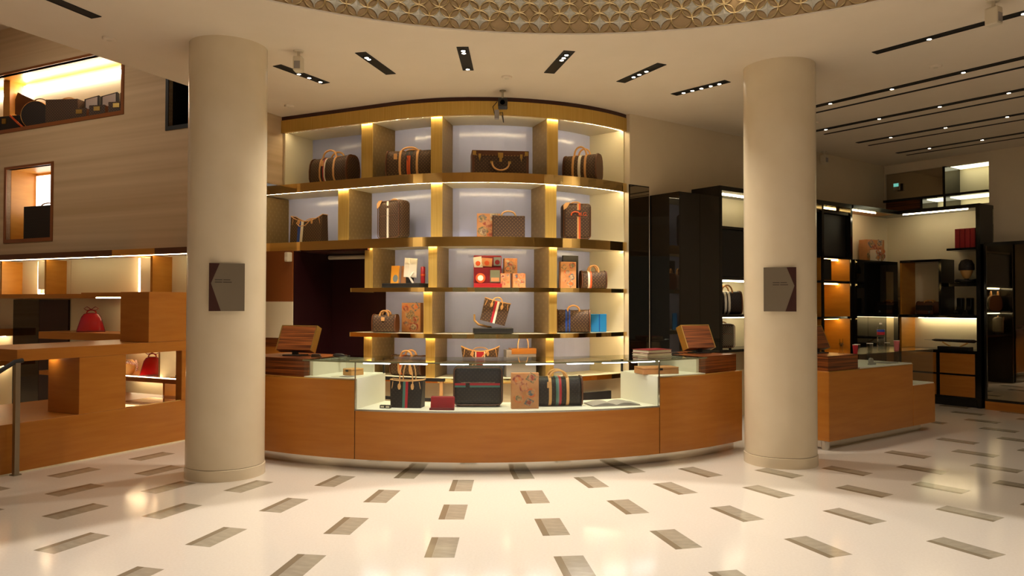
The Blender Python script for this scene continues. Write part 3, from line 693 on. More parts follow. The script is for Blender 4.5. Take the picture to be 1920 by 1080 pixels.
# ============================================================ BAGS AND GOODS
def duf_prof(D, H, n=18):
    P = []
    for i in range(n):
        t = 2*PI*i/n; c, s_ = math.cos(t), math.sin(t)
        y = math.copysign(abs(c)**0.62, c)*D/2; z = H/2 + math.copysign(abs(s_)**0.62, s_)*H/2
        y *= 1.0 - 0.16*max(0, (z/H-0.45))*1.6
        P.append((y, z))
    return P
def arc_handle(mb, x0, x1, y, z0, rise, r=0.009, lean=0.0, n=12):
    P = []
    for i in range(n+1):
        t = i/n; P.append((x0+(x1-x0)*(0.5-0.5*math.cos(PI*t)), y+lean*math.sin(PI*t), z0+rise*math.sin(PI*t)**0.75 if 0 < t < 1 else z0))
    return mb.tube(P, r, 6)
def duffel(name, label, loc, rz, W, H, D, stripes=(), rise=0.10, canvas=None, straps=True, group=None, tagx=None, flop=0.0, initials=None):
    cv = canvas or M_CANVAS
    t = thing(name, label, 'bag', loc, rz, group)
    N = 14; pr = duf_prof(D, H)
    def ring(x, k=1.0):
        u = abs(x)/(W/2); s_ = (1 - 0.10*u**3)*k; sag = -0.10*H*max(0, 1-(u/0.9)**2)*0.5 + flop*H*(u > 0.75)*(u-0.75)*2
        return [(x, y*s_, (z*(1+sag/H*(z/H)))*((1-0.05*u**4))*(k if z > 0.01 else 1)) for y, z in pr]
    rings = [ring(-W/2+W*i/N) for i in range(N+1)]
    rings[0] = [(x+0.012, y*0.86, z*0.9+H*0.05) for x, y, z in rings[0]]; rings[-1] = [(x-0.012, y*0.86, z*0.9+H*0.05) for x, y, z in rings[-1]]
    MB().loft(rings).build('body', cv, t, smooth=True)
    def around(x0, x1, m_, nm, k):
        MB().loft([ring(x0, k), ring((x0+x1)/2, k), ring(x1, k)], cap=True).build(nm, m_, t, smooth=True)
    for x0, x1, m_, nm in stripes: around(x0, x1, m_, nm, 1.022)
    sx = 0.13*W
    if straps:
        for x in (-sx*1.35, sx*1.35): around(x-0.014, x+0.014, M_LEATHER, 'strap', 1.035)
    hb = H*0.86
    for y in (-D*0.28, D*0.22):
        mb = MB(); arc_handle(mb, -sx*1.35, sx*1.35, y, hb, rise*0.72+H*0.13, 0.0115); mb.build('handle', M_LEATHER, t, smooth=True)
    for s_ in (-1, 1): around(s_*W*0.47-0.008, s_*W*0.47+0.008, M_LEATHERD, 'end_piping', 1.03)
    if tagx is not None: MB().box(tagx-0.022, tagx+0.022, -D*0.54, -D*0.53, H*0.62, H*0.82).build('name_tag', M_LEATHER, t, bevel=0.004)
    if initials: child_text(initials, 0.045, M_INK, t, Matrix.Translation((0.0, -D*0.55, H*0.45)) @ UPRIGHT, 'initials', align='CENTER')
    return t
def tote(name, label, loc, rz, W, H, D, stripes=(), canvas=None, hrise=0.12, sag=0.12, tilt=0.0, flare=0.86, hang=False, group=None):
    t = thing(name, label, 'bag', loc, rz, group); cv = canvas or M_CANVAS
    TM = Matrix.Rotation(tilt, 4, 'Y')
    nx, nz = 10, 6
    def top(u): return H*(1 - sag*(1-(2*u-1)**2))
    def P(u, v, side):
        w_ = W*(flare+(1-flare)*v); d = D*(1-0.35*v); return ((u-0.5)*w_, side*d/2*(1-0.15*(2*u-1)**4), v*top(u))
    mb = MB(); idx = {}
    for sd in (-1, 1):
        for j in range(nz+1):
            for i in range(nx+1): idx[(sd, i, j)] = len(mb.v); mb.v.append(P(i/nx, j/nz, sd))
    def q(*f): mb.f.append(f); mb.mi.append(0)
    for sd in (-1, 1):
        for j in range(nz):
            for i in range(nx): q(idx[(sd,i,j)], idx[(sd,i+1,j)], idx[(sd,i+1,j+1)], idx[(sd,i,j+1)])
    for i in (0, nx):
        for j in range(nz): q(idx[(-1,i,j)], idx[(1,i,j)], idx[(1,i,j+1)], idx[(-1,i,j+1)])
    for i in range(nx): q(idx[(-1,i,0)], idx[(-1,i+1,0)], idx[(1,i+1,0)], idx[(1,i,0)])
    mb.xform(TM).build('body', cv, t, smooth=True)
    r = MB().tube([P(i/nx, 1, -1) for i in range(nx+1)] + [P(1-i/nx, 1, 1) for i in range(nx+1)], 0.0055, 5, True).xform(TM).build('rim', M_LEATHER, t, smooth=True)
    for x0, x1, m_ in stripes:
        sb = MB(); n = 6; pts = []
        for j in range(n+1):
            for x in (x0, x1):
                u = x/(W*(flare+(1-flare)*j/n))+0.5; a = P(u, j/n*0.985, -1); pts.append((a[0], a[1]-0.003, a[2]))
        sb.pts(pts, [(2*j, 2*j+1, 2*j+3, 2*j+2) for j in range(n)]); sb.xform(TM).build('stripe', m_, t)
    hx = W*0.2
    for sd in (-1, 1):
        mb = MB(); z0 = H*0.80
        if hang and sd < 0:
            mb.tube([(-hx, -D*0.40, H*0.84), (-hx*1.25, -D*0.5, H*0.72), (-hx*0.7, -D*0.56, H*0.60), (hx*0.2, -D*0.56, H*0.62), (hx*0.8, -D*0.45, H*0.80), (hx, -D*0.36, H*0.86)], 0.006, 6)
        else: arc_handle(mb, -hx, hx, sd*D*0.33, z0, hrise+H*0.12, 0.006, lean=sd*0.01, n=12)
        mb.xform(TM).build('handle', M_LEATHER, t, smooth=True)
    for x in (-hx, hx):
        mb = MB(); n = 8
        mb.prism_y([(x+0.016*math.cos(k*2*PI/n), H*0.76+0.032*math.sin(k*2*PI/n)) for k in range(n)], -D*0.39-0.006, -D*0.39)
        mb.xform(TM).build('handle_tab', M_LEATHER, t)
    for s_ in (-1, 1):
        MB().tube([(s_*W*0.40, -D*0.36, H*0.93), (s_*W*0.46, -D*0.30, H*0.5), (s_*W*0.44, -D*0.40, H*0.1)], 0.0035, 5).xform(TM).build('side_lace', M_LEATHER, t)
    return t
def suitcase(name, label, loc, rz, W, H, D, stripes=(), canvas=None, tagm=True, group=None, initials=None, logo=False):
    t = thing(name, label, 'suitcase', loc, rz, group); cv = canvas or M_CANVAS
    o = bx('body', cv, t, -W/2, W/2, -D/2, D/2, 0.012, H, bevel=min(0.055, D*0.3), seg=4)
    for p in o.data.polygons: p.use_smooth = True
    r = 0.05
    def rr(y, ins=0.012):
        P = []
        for cx, cz, a0 in ((W/2-r, H-r, 0), (-W/2+r, H-r, PI/2), (-W/2+r, 0.012+r, PI), (W/2-r, 0.012+r, 3*PI/2)):
            for k in range(4): a = a0+k*PI/6; P.append((cx+(r-ins)*math.cos(a), y, cz+(r-ins)*math.sin(a)))
        return P
    MB().tube(rr(-D/2+0.004), 0.005, 5, True).build('piping', M_LEATHERD, t, smooth=True)
    for x0, x1, z0, z1, m_ in stripes: MB().box(x0, x1, -D/2-0.004, -D/2+0.001, z0, z1).build('stripe', m_, t)
    MB().tube([(-W*0.34, -D/2-0.001, H*0.60), (W*0.34, -D/2-0.001, H*0.60)], 0.004, 4).build('pocket_zip', M_LEATHERD, t)
    mb = MB(); arc_handle(mb, -0.06, 0.06, 0, H-0.01, 0.03, 0.009); mb.build('handle', M_LEATHER, t, smooth=True)
    if tagm: MB().prism_y([(-W*0.47, H*0.80), (-W*0.36, H*0.86), (-W*0.24, H*1.01), (-W*0.40, H*1.0), (-W*0.48, H*0.93)], -D/2-0.008, -D/2-0.004).build('name_tag', M_LEATHER, t)
    for x in (-W*0.4, W*0.4): MB().cyl(x, 0, 0.018, 0, 0.03, 10).build('foot', M_DARKPL, t)
    if logo:
        mb = MB(); arc_handle(mb, -0.075, 0.03, -D/2-0.006, H*0.66, 0.045, 0.009); mb.build('side_handle', M_OSTR, t, smooth=True)
    if initials: child_text(initials, 0.062, M_OSTR, t, Matrix.Translation((W*0.02, -D/2-0.006, H*0.655)) @ UPRIGHT, 'initials')
    return t
def sticker_box(name, label, loc, rz, W, H, D, st=0, group=None, tilt=0.0, base=None):
    t = thing(name, label, 'box', loc, rz, group); TM = Matrix.Rotation(tilt, 4, 'X')
    MB().box(-W/2, W/2, -D/2, D/2, 0, H).xform(TM).build('board', base or M_KBOX, t, bevel=0.003)
    rnd = random.Random(st); cols = [M_STR1, M_STR4, M_STR2, M_STR5, M_STR3, M_STR2, M_STR1]
    spots = [(-0.26, 0.80), (0.24, 0.86), (-0.05, 0.60), (-0.24, 0.30), (0.22, 0.44), (0.14, 0.18)]
    for i, (u, v) in enumerate(spots):
        m_ = cols[(i*3+st) % len(cols)]; sz = 0.19*W*(1+0.4*rnd.random()); a0 = rnd.random()*PI; k = [4, 10, 4, 4, 10, 10][(i+st) % 6]
        def pg(s_, k=k, a0=a0, sz=sz, u=u, v=v): return [(u*W+sz*s_*math.cos(a0+2*PI*q/k), v*H+sz*s_*math.sin(a0+2*PI*q/k)*0.9) for q in range(k)]
        MB().prism_y(pg(1.0), -D/2-0.0016, -D/2).xform(TM).build('sticker', m_, t)
        MB().prism_y(pg(0.62), -D/2-0.0024, -D/2-0.0014).xform(TM).build('sticker', cols[(i*5+st+2) % len(cols)], t)
    return t
def rigid_case(name, label, loc, rz, W, H, D, handle='top', lid=False, group=None, canvas=None, rivets=False):
    t = thing(name, label, 'case', loc, rz, group); cv = canvas or M_CANVAS
    bx('body', cv, t, -W/2, W/2, -D/2, D/2, 0, H, 0.004)
    e = 0.012
    if rivets:
        for x in (-W/2, W/2-0.022):
            bx('corner_guard', M_LEATHERD, t, x-0.003, x+0.025, -D/2-0.003, D/2+0.003, 0, H+0.003)
        bx('lozine_rim', M_LEATHERD, t, -W/2, W/2, -D/2-0.003, -D/2+0.01, H*0.78, H+0.003)
        mb = MB()
        for i in range(16):
            x = -W/2+0.05+(W-0.1)*i/15; mb.box(x-0.004, x+0.004, -D/2-0.006, -D/2-0.003, H*0.80-0.004, H*0.80+0.004)
        r = mb.build('rivets', M_GOLDM, t); r['kind'] = 'stuff'
        bx('lock', M_GOLDM, t, -0.03, 0.03, -D/2-0.008, -D/2, H*0.70, H*0.92); bx('lock_hasp', M_GOLDM, t, -0.016, 0.016, -D/2-0.016, -D/2-0.008, H*0.52, H*0.80)
        for x in (-W*0.37, W*0.37):
            bx('latch', M_GOLDM, t, x-0.014, x+0.014, -D/2-0.01, -D/2, H*0.70, H*0.86); MB().prism_y([(x-0.012, H*0.72), (x+0.012, H*0.72), (x, H*0.52)], -D/2-0.012, -D/2-0.003).build('latch_drop', M_GOLDM, t)
        for x in (-W/2+0.004, W/2-0.044): bx('corner_plate', M_GOLDM, t, x, x+0.04, -D/2-0.006, -D/2, H*0.80, H*0.98)
        P = [(-0.10*math.cos(PI*i/12), -D/2-0.022, H*0.46-0.085*math.sin(PI*i/12)) for i in range(13)]
        MB().tube(P, 0.011, 6).build('handle', M_LEATHER, t, smooth=True)
        for x in (-0.105, 0.105): bx('handle_mount', M_GOLDM, t, x-0.016, x+0.016, -D/2-0.024, -D/2, H*0.44, H*0.54)
    else:
        mb = MB()
        mb.box(-W/2-0.002, W/2+0.002, -D/2-0.002, D/2+0.002, H*0.48, H*0.48+0.008) if D > H else mb.box(-W/2-0.002, W/2+0.002, -0.004, 0.004, -0.0, H+0.002)
        mb.build('seam', M_LEATHERD, t)
        mb = MB(); arc_handle(mb, -W*0.22, W*0.22, 0, H-0.003, 0.062, 0.010); mb.build('handle', M_LEATHER, t, smooth=True)
        for x in (-W*0.22, W*0.22): bx('handle_mount', M_GOLDM, t, x-0.012, x+0.012, -0.014, 0.014, H-0.002, H+0.012)
    return t
def shp(s, d, z): p = Sw(s, d); return (p[0], p[1], z)
G = 'monogram bags on the curved shelving'
Z1, Z2, Z3, Z4, Z5 = 3.10, 2.356, 1.768, 1.229, 0.715
# top row
duffel('duffel_bag', 'brown duffel with cream and red centre stripes at the left of the top shelf', shp(-50.2, 0.27, Z1), Srot(-50)+R_(-6), 0.68, 0.36, 0.28,
       [(-0.105,-0.07,M_CANVASD,'stripe'), (-0.07,-0.05,M_RSTR,'stripe'), (-0.05,-0.028,M_WSTR,'stripe')], 0.10, tagx=-0.06, group=G)
duffel('duffel_bag', 'brown duffel with wide orange stripe beside the gold post on the top shelf', shp(-22.6, 0.29, Z1), Srot(-22)+R_(10), 0.62, 0.35, 0.26,
       [(-0.04,0.045,M_CANVASD,'stripe'), (-0.022,0.026,M_OSTR,'stripe')], 0.03, tagx=-0.16, group=G)
rigid_case('suitcase_trunk', 'hard brown trunk with brass lock and rivets in the middle of the top shelf', shp(6.1, 0.26, Z1), Srot(6), 0.66, 0.27, 0.36, rivets=True, group=G)
duffel('travel_bag', 'brown bag with tall handle and white centre stripe at the right of the top shelf', shp(35.4, 0.27, Z1), Srot(35)+R_(-62), 0.46, 0.34, 0.27,
       [(-0.015,0.02,M_WSTR,'stripe')], 0.12, group=G)
# second row
tote('tote_bag', 'brown tote with blue and white stripe on the second shelf left', shp(-58.7, 0.22, Z2), Srot(-59)+R_(-2), 0.54, 0.36, 0.17, [(-0.13,-0.08,M_BSTR), (-0.08,-0.035,M_WSTR)], sag=0.22, flare=0.97, hang=True, hrise=0.0, group=G)
suitcase('cabin_suitcase', 'upright brown cabin case with one cream stripe on the second shelf', shp(-28.1, 0.24, Z2), Srot(-28)+R_(-14), 0.41, 0.48, 0.20, [(-0.016,0.016,0.02,0.38,M_WSTR), (-0.016,0.016,0.41,0.465,M_WSTR)], group=G)
sticker_box('sticker_box', 'flat orange box with travel stickers behind the briefcase', shp(2.9, 0.38, Z2), Srot(3), 0.28, 0.31, 0.05, 1, 'orange sticker boxes')
rigid_case('briefcase', 'slim brown briefcase with arched handle standing on the second shelf', shp(8.9, 0.22, Z2), Srot(9)+R_(-2), 0.38, 0.265, 0.12, group=G)
suitcase('cabin_suitcase', 'upright brown cabin case with orange stripe and M.G. initials', shp(32.3, 0.26, Z2), Srot(32)+R_(-26), 0.36, 0.46, 0.20, [(0.0,0.018,0.02,0.29,M_LEATHER), (0.018,0.04,0.02,0.29,M_OSTR), (0.0,0.018,0.37,0.45,M_LEATHER), (0.018,0.04,0.37,0.45,M_OSTR)], group=G, initials='M.G.', logo=True)
# third row
def slab_thing(name, label, cat, loc, rz, W, H, D, m_, group=None):
    t = thing(name, label, cat, loc, rz, group); bx('slab', m_, t, -W/2, W/2, -D/2, D/2, 0.006, H, 0.003); bx('underside', M_DARKPL, t, -W/2+0.02, W/2-0.02, -D/2+0.02, D/2-0.02, 0, 0.006); return t
slab_thing('display_tray', 'black display tray under the small notebooks on the third shelf', 'tray', shp(-23.4, 0.20, Z3), Srot(-23), 0.52, 0.055, 0.22, M_DARKPL)
def book(name, label, loc, rz, W, H, D, m_, tilt=0.0, group=None, sticker=None):
    t = thing(name, label, 'book', loc, rz, group); TM = Matrix.Rotation(tilt, 4, 'X')
    MB().box(-W/2, W/2, -D/2, -D/2+0.004, 0, H).box(-W/2, W/2, D/2-0.004, D/2, 0, H).box(-W/2, -W/2+0.004, -D/2, D/2, 0, H).xform(TM).build('cover', m_, t)
    MB().box(-W/2+0.004, W/2-0.004, -D/2+0.004, D/2-0.004, 0.004, H-0.004).xform(TM).build('pages', M_PAPER, t)
    if sticker: MB().prism_y([(W*0.1+W*0.33*math.cos(k*PI/5), H*0.28+W*0.33*math.sin(k*PI/5)*1.2) for k in range(10)], -D/2-0.002, -D/2).xform(TM).build('sticker', sticker, t)
    return t
book('travel_notebook', 'yellow notebook with a blue sticker on the black tray', shp(-27.2, 0.21, Z3+0.055), Srot(-27), 0.115, 0.215, 0.03, M_YELLOW, R_(-6), 'small notebooks', M_LBLUE)
book('travel_notebook', 'rust brown notebook behind the white open diary', shp(-24.4, 0.26, Z3+0.055), Srot(-24), 0.12, 0.215, 0.02, M_KBOX, R_(-6), 'small notebooks')
t = thing('open_diary', 'white open diary held upright on the black tray', 'notebook', shp(-21.6, 0.16, Z3+0.055), Srot(-22))
for s_ in (-1, 1):
    MB().box(-0.09 if s_ < 0 else 0, 0 if s_ < 0 else 0.09, -0.006, 0.006, 0.07, 0.30).xform(Matrix.Rotation(R_(4), 4, 'Y') @ Matrix.Rotation(R_(s_*14), 4, 'Z')).build('page', M_PAPER, t, bevel=0.003)
bx('stand', M_DARKPL, t, -0.04, 0.04, 0.0, 0.05, 0, 0.075); MB().tube([(0.07, -0.02, 0.0), (0.03, -0.03, 0.07), (0.08, -0.02, 0.13)], 0.014, 6).build('scarf_end', M_PAPER, t, smooth=True)
t = thing('card_holder', 'tall red card roll at the right end of the black tray', 'case', shp(-17.6, 0.22, Z3+0.055), Srot(-18)); MB().lathe([(0.026,0),(0.028,0.01),(0.028,0.19),(0.02,0.20)], 14).build('roll', M_REDL, t, smooth=True); MB().lathe([(0.030,0.09),(0.030,0.11)], 14).build('band', M_OSTR, t, smooth=True)
# red open case with cards
t = thing('vanity_case', 'open red case full of cards and stickers on the third shelf', 'case', shp(2.6, 0.20, Z3), Srot(3))
bx('base', M_REDL, t, -0.165, 0.165, -0.09, 0.09, 0, 0.05, 0.004); bx('front_tray', M_DRED, t, -0.16, 0.16, 0.0, 0.02, 0.05, 0.24, 0.003); bx('lid', M_REDL, t, -0.165, 0.165, 0.06, 0.09, 0.05, 0.385, 0.006); bx('lid_lining', M_DRED, t, -0.15, 0.15, 0.054, 0.06, 0.25, 0.375)
for cx, cz, w_, h_, m_, an in ((-0.115,0.30,0.10,0.14,M_PAPER,8), (-0.01,0.305,0.125,0.10,M_KBOX,-4), (0.115,0.315,0.085,0.10,M_LBLUE,0)):
    MB().prism_y([(cx+math.cos(R_(an))*u*w_/2-math.sin(R_(an))*v*h_/2, cz+math.sin(R_(an))*u*w_/2+math.cos(R_(an))*v*h_/2) for u, v in ((-1,-1),(1,-1),(1,1),(-1,1))], 0.046, 0.050).build('card', m_, t)
    MB().prism_y([(cx+0.03*math.cos(k*PI/5), cz-0.01+0.03*math.sin(k*PI/5)) for k in range(10)], 0.0445, 0.046).build('card_print', M_OSTR if m_ != M_LBLUE else M_DRED, t)
MB().prism_y([(-0.085+0.058*math.cos(k*PI/9), 0.115+0.058*math.sin(k*PI/9)) for k in range(18)], -0.012, -0.002).build('round_badge', M_OSTR, t); MB().prism_y([(-0.085+0.034*math.cos(k*PI/9), 0.115+0.034*math.sin(k*PI/9)) for k in range(18)], -0.015, -0.012).build('badge_centre', M_PAPER, t)
bx('photo_card', M_GRNST, t, 0.03, 0.145, -0.008, -0.001, 0.065, 0.21); bx('photo_card', M_KBOX, t, 0.04, 0.135, -0.010, -0.008, 0.075, 0.12)
for (s, d, z, w_, h_, tx, st) in ((9.8, 0.30, Z3+0.175, 0.155, 0.18, 'card box standing on the two lower card boxes', 2), (7.9, 0.24, Z3, 0.115, 0.172, 'small card box next to the red case', 4), (12.1, 0.24, Z3, 0.155, 0.172, 'square card box at the right of the trio', 6)):
    sticker_box('card_box', 'orange printed '+tx, shp(s, d, z), Srot(s), w_, h_, 0.10, st, 'small printed card boxes')
sticker_box('sticker_box', 'orange sticker box beside the small barrel bag on the third shelf', shp(28.8, 0.24, Z3), Srot(29)+R_(-8), 0.21, 0.325, 0.05, 3, 'orange sticker boxes')
slab_thing('backdrop_board', 'black upright panel behind the small barrel bag', 'board', shp(34.4, 0.47, Z3), Srot(34)+R_(-10), 0.22, 0.42, 0.03, M_DARKPL)
duffel('barrel_bag', 'small brown barrel bag with white and orange side stripe tilted on the third shelf', shp(39.2, 0.24, Z3), Srot(39)+R_(-30), 0.33, 0.23, 0.19, [(-0.085,-0.06,M_WSTR,'stripe'), (-0.06,-0.035,M_OSTR,'stripe')], 0.085, straps=False, group=G)
# fourth row
duffel('barrel_bag', 'little brown bag with red badge left on the fourth shelf', shp(-30.2, 0.20, Z4), Srot(-30)+R_(14), 0.31, 0.225, 0.17, [], 0.055, straps=False, group=G, tagx=0.0)
sticker_box('sticker_box', 'large orange sticker box behind the little bag on the fourth shelf', shp(-24.2, 0.42, Z4), Srot(-24), 0.27, 0.36, 0.07, 5, 'orange sticker boxes')
slab_thing('display_tray', 'black display tray under the tilted tote on the fourth shelf', 'tray', shp(4.2, 0.20, Z4), Srot(4), 0.47, 0.065, 0.22, M_DARKPL)
tote('tote_bag', 'tilted brown tote with red and white stripe on a black tray', shp(4.0, 0.20, Z4+0.125), Srot(4), 0.31, 0.27, 0.14, [(-0.03,-0.002,M_RSTR), (-0.002,0.024,M_WSTR)], tilt=R_(14), sag=0.03, hrise=0.06, flare=0.95, group=G)
t = thing('bag_stand', 'curved wooden arm propping up the tilted tote', 'stand', shp(1.2, 0.20, Z4+0.066), Srot(1)); MB().tube([(-0.10,0,0.16),(-0.10,0,0.09),(-0.05,0,0.04),(0.06,0,0.012),(0.10,0,0.012)], [0.011,0.012,0.013,0.012,0.01], 8).build('arm', M_SKIN, t, smooth=True); MB().cyl(0.08,0,0.03,0,0.008,12).build('foot', M_DARKPL, t)
duffel('barrel_bag', 'brown barrel bag with blue diagonal stripes on the fourth shelf', shp(31.2, 0.25, Z4), Srot(31)+R_(-34), 0.42, 0.29, 0.22, [(-0.10,-0.075,M_BSTR,'stripe'), (-0.06,-0.04,M_BSTR,'stripe')], 0.06, straps=False, group=G)
t = thing('wallet', 'bright blue open wallet standing beside the barrel bag', 'wallet', shp(40.0, 0.16, Z4), Srot(40)+R_(-30))
for s_ in (-1, 1): MB().box(-0.105 if s_ < 0 else 0, 0 if s_ < 0 else 0.105, -0.009, 0.009, 0, 0.225).xform(Matrix.Rotation(R_(s_*16), 4, 'Z')).build('cover_half', M_BLUEW, t, bevel=0.008, seg=2)
MB().tube([(0,-0.004,0.004),(0,-0.004,0.221)], 0.006, 6).build('fold', M_BSTR, t)
# fifth row (behind the showcase)
duffel('duffel_bag', 'brown duffel with orange stripes low behind the showcase glass', shp(-22.9, 0.26, Z5), Srot(-23), 0.44, 0.25, 0.22, [(-0.075,-0.045,M_OSTR,'stripe')], 0.07, group=G)
tote('tote_bag', 'brown tote with red centre panel just above the showcase', shp(0.4, 0.26, Z5+0.02), Srot(0), 0.45, 0.34, 0.14, [(-0.06,-0.045,M_WSTR), (-0.045,0.045,M_RSTR), (0.045,0.06,M_WSTR)], sag=0.18, hrise=0.01, flare=0.8, hang=True, group=G)
t = thing('gift_box', 'pale box with brown band and long leather strap behind the showcase', 'box', shp(13.0, 0.26, Z5), Srot(13)); bx('box', M_GREYP, t, -0.19, 0.17, -0.08, 0.08, 0, 0.32, 0.003); bx('band', M_WOOD, t, -0.13, 0.172, -0.084, 0.084, 0.27, 0.335); mb = MB(); arc_handle(mb, -0.05, 0.08, -0.06, 0.33, 0.16, 0.006); mb.build('strap', M_LEATHER, t, smooth=True)
# showcase -----------------------------------------------------------
ZS = 0.574
G2 = 'goods inside the glass showcase'
tote('tote_bag', 'dark tote with green and red stripe and tall straps in the showcase', on_counter(-9.4, 3.84, ZS), R_(-9), 0.33, 0.27, 0.17, [(-0.03,-0.004,M_GSTR), (-0.004,0.022,M_RSTR)], canvas=M_CANVASD, sag=0.05, hrise=0.20, flare=0.92, group=G2)
t = thing('price_plates', 'two small black lettered plates on the showcase floor', 'sign', on_counter(-12.0, 3.97, ZS), R_(-12))
bx('plate', M_INK, t, -0.055, -0.005, -0.02, 0.02, 0, 0.03); bx('plate', M_INK, t, 0.0, 0.05, -0.02, 0.02, 0, 0.03); bx('plate_print', M_PAPER, t, -0.045, -0.012, -0.022, -0.02, 0.008, 0.022); bx('plate_print', M_PAPER, t, 0.008, 0.042, -0.022, -0.02, 0.008, 0.022)
t = thing('wallet', 'red zip wallet propped on the showcase floor', 'wallet', on_counter(-3.9, 3.98, ZS), R_(-4))
MB().box(-0.115, 0.115, -0.02, 0.012, 0.0, 0.125).xform(Matrix.Rotation(R_(-14), 4, 'X')).build('body', M_REDL, t, bevel=0.012, seg=3); MB().tube([(-0.11,-0.004,0.125),(0.11,-0.004,0.125)], 0.004, 5).xform(Matrix.Rotation(R_(-14),4,'X')).build('zip', M_DRED, t); MB().box(-0.118,0.118,-0.05,-0.015,0,0.02).build('folded_base', M_DRED, t)
suitcase('trolley_case', 'wide dark suitcase with red and green band in the showcase', on_counter(0.9, 3.72, ZS), R_(1), 0.49, 0.40, 0.2, [(-0.225,-0.12,0.215,0.235,M_RSTR), (-0.225,-0.12,0.195,0.213,M_GSTR), (-0.08,0.215,0.215,0.235,M_RSTR), (-0.08,0.215,0.195,0.213,M_GSTR)], canvas=M_CANVASD, tagm=False, group=G2)
sticker_box('sticker_box', 'red-brown sticker box at the centre of the showcase', on_counter(7.55, 3.92, ZS), R_(7), 0.265, 0.345, 0.06, 7, 'orange sticker boxes')
duffel('duffel_bag', 'dark duffel with green and red stripe between tan straps in the showcase', on_counter(13.0, 3.74, ZS), R_(13)+R_(-6), 0.50, 0.30, 0.24, [(-0.03,-0.012,M_GSTR,'stripe'), (-0.012,0.002,M_LBLUE,'stripe'), (0.002,0.025,M_RSTR,'stripe')], 0.075, canvas=M_CANVASD, group=G2, tagx=-0.10)
t = thing('open_book', 'large grey open book lying on the showcase floor', 'book', on_counter(21.2, 3.86, ZS), R_(14))
for s_ in (-1, 1):
    P = []
    for i in range(7):
        u = i/6; x = s_*u*0.25; z = 0.012+0.03*math.sin(PI*min(1, u*1.05))*(1-u*0.6)
        P += [(x, -0.12, z), (x, 0.14, z), (x, -0.12, 0.002), (x, 0.14, 0.002)]
    F = []
    for i in range(6):
        a = 4*i; b = a+4; F += [(a,b,b+1,a+1), (a+2,a+3,b+3,b+2), (a,a+2,b+2,b), (a+1,b+1,b+3,a+3)]
    MB().pts(P, F+[(24,26,27,25)]).build('page_block', M_GREYP, t, smooth=True)
MB().box(-0.26,0.26,-0.125,0.145,0,0.003).build('cover', M_PAPER, t)
# ledges, desk tops
def tray_box(label, loc, rz, W, D, H, m_):
    t = thing('wooden_box', label, 'box', loc, rz); bx('tray', m_, t, -W/2, W/2, -D/2, D/2, 0, H*0.72, 0.003); bx('lid', m_, t, -W/2, W/2, -D/2, D/2, H*0.75, H, 0.003); bx('clasp', M_DARKPL, t, -0.02, 0.02, -D/2-0.004, -D/2, H*0.55, H*0.85); return t
tray_box('small tan box on the left showcase ledge', on_counter(-18.4, 3.80, 0.868), R_(-38), 0.13, 0.16, 0.065, M_LEATHER)
tray_box('long brown sticker case on the right showcase ledge', on_counter(29.2, 3.86, 0.868), R_(14), 0.40, 0.22, 0.07, M_KBOX)
t = thing('paper_sheets', 'loose white sheets on the left showcase ledge', 'paper', on_counter(-18.3, 3.98, 0.868), R_(-20)); bx('sheet', M_PAPER, t, -0.12, 0.06, -0.05, 0.06, 0, 0.003); bx('sheet', M_GREYP, t, -0.02, 0.1, -0.06, 0.04, 0.003, 0.006)
terminal('wood cased cash terminal tilted back at the left end of the main counter', on_counter(-29.9, 3.78, 1.035), R_(-20), 0.42)
terminal('wood cased cash terminal at the right end of the main counter', on_counter(42.0, 3.72, 1.035), R_(30), 0.40)
terminal('wood cased cash terminal on the side counter beside the column', rl(1.16, -1.86, 1.02), RA, 0.40)
def mouse(label, loc, rz):
    t = thing('handset', label, 'handset', loc, rz); MB().loft([[(x, y*0.03*s_, z*0.028*s_+0.0) for y, z in ((-1,0),(-0.8,0.7),(0,1),(0.8,0.7),(1,0))] for x, s_ in ((-0.07,0.6),(-0.04,0.95),(0.03,1.0),(0.07,0.55))]).build('shell', M_DARKPL, t, smooth=True)
    MB().tube([(0.07,0,0.006),(0.10,0.02,0.005),(0.13,0.0,0.005)], 0.004, 5).build('cable', M_DARKPL, t); return t
mouse('dark handset on the glass beside the left terminal', on_counter(-23.0, 3.60, 1.035), R_(-20))
mouse('dark handset on the glass beside the right terminal', on_counter(36.0, 3.65, 1.035), R_(20))
t = thing('papers_stand', 'black stapler lying at the foot of the left terminal', 'stapler', on_counter(-24.4, 3.86, 1.035), R_(-15)); bx('base', M_DARKPL, t, -0.05,0.05,-0.015,0.015,0,0.012); bx('arm', M_DARKPL, t, -0.05,0.045,-0.013,0.013,0.016,0.034,0.004)
for i, (dz, m_, W, lab) in enumerate(((0.0, M_PAPER, 0.34, 'pale closed book under the dark book on the glass counter'), (0.027, M_DRED, 0.34, 'dark red closed book on top of the pale book'))):
    t = thing('closed_book', lab, 'book', on_counter(31.8, 3.60, 1.035+dz), R_(30+i*3)); D = 0.25; th = 0.024 if i == 0 else 0.036
    bx('cover', m_, t, -W/2, W/2, -D/2, D/2, 0, 0.004); bx('pages', M_PAPER, t, -W/2+0.006, W/2-0.006, -D/2+0.005, D/2-0.005, 0.004, th-0.004); bx('cover', m_, t, -W/2, W/2, -D/2, D/2, th-0.004, th)
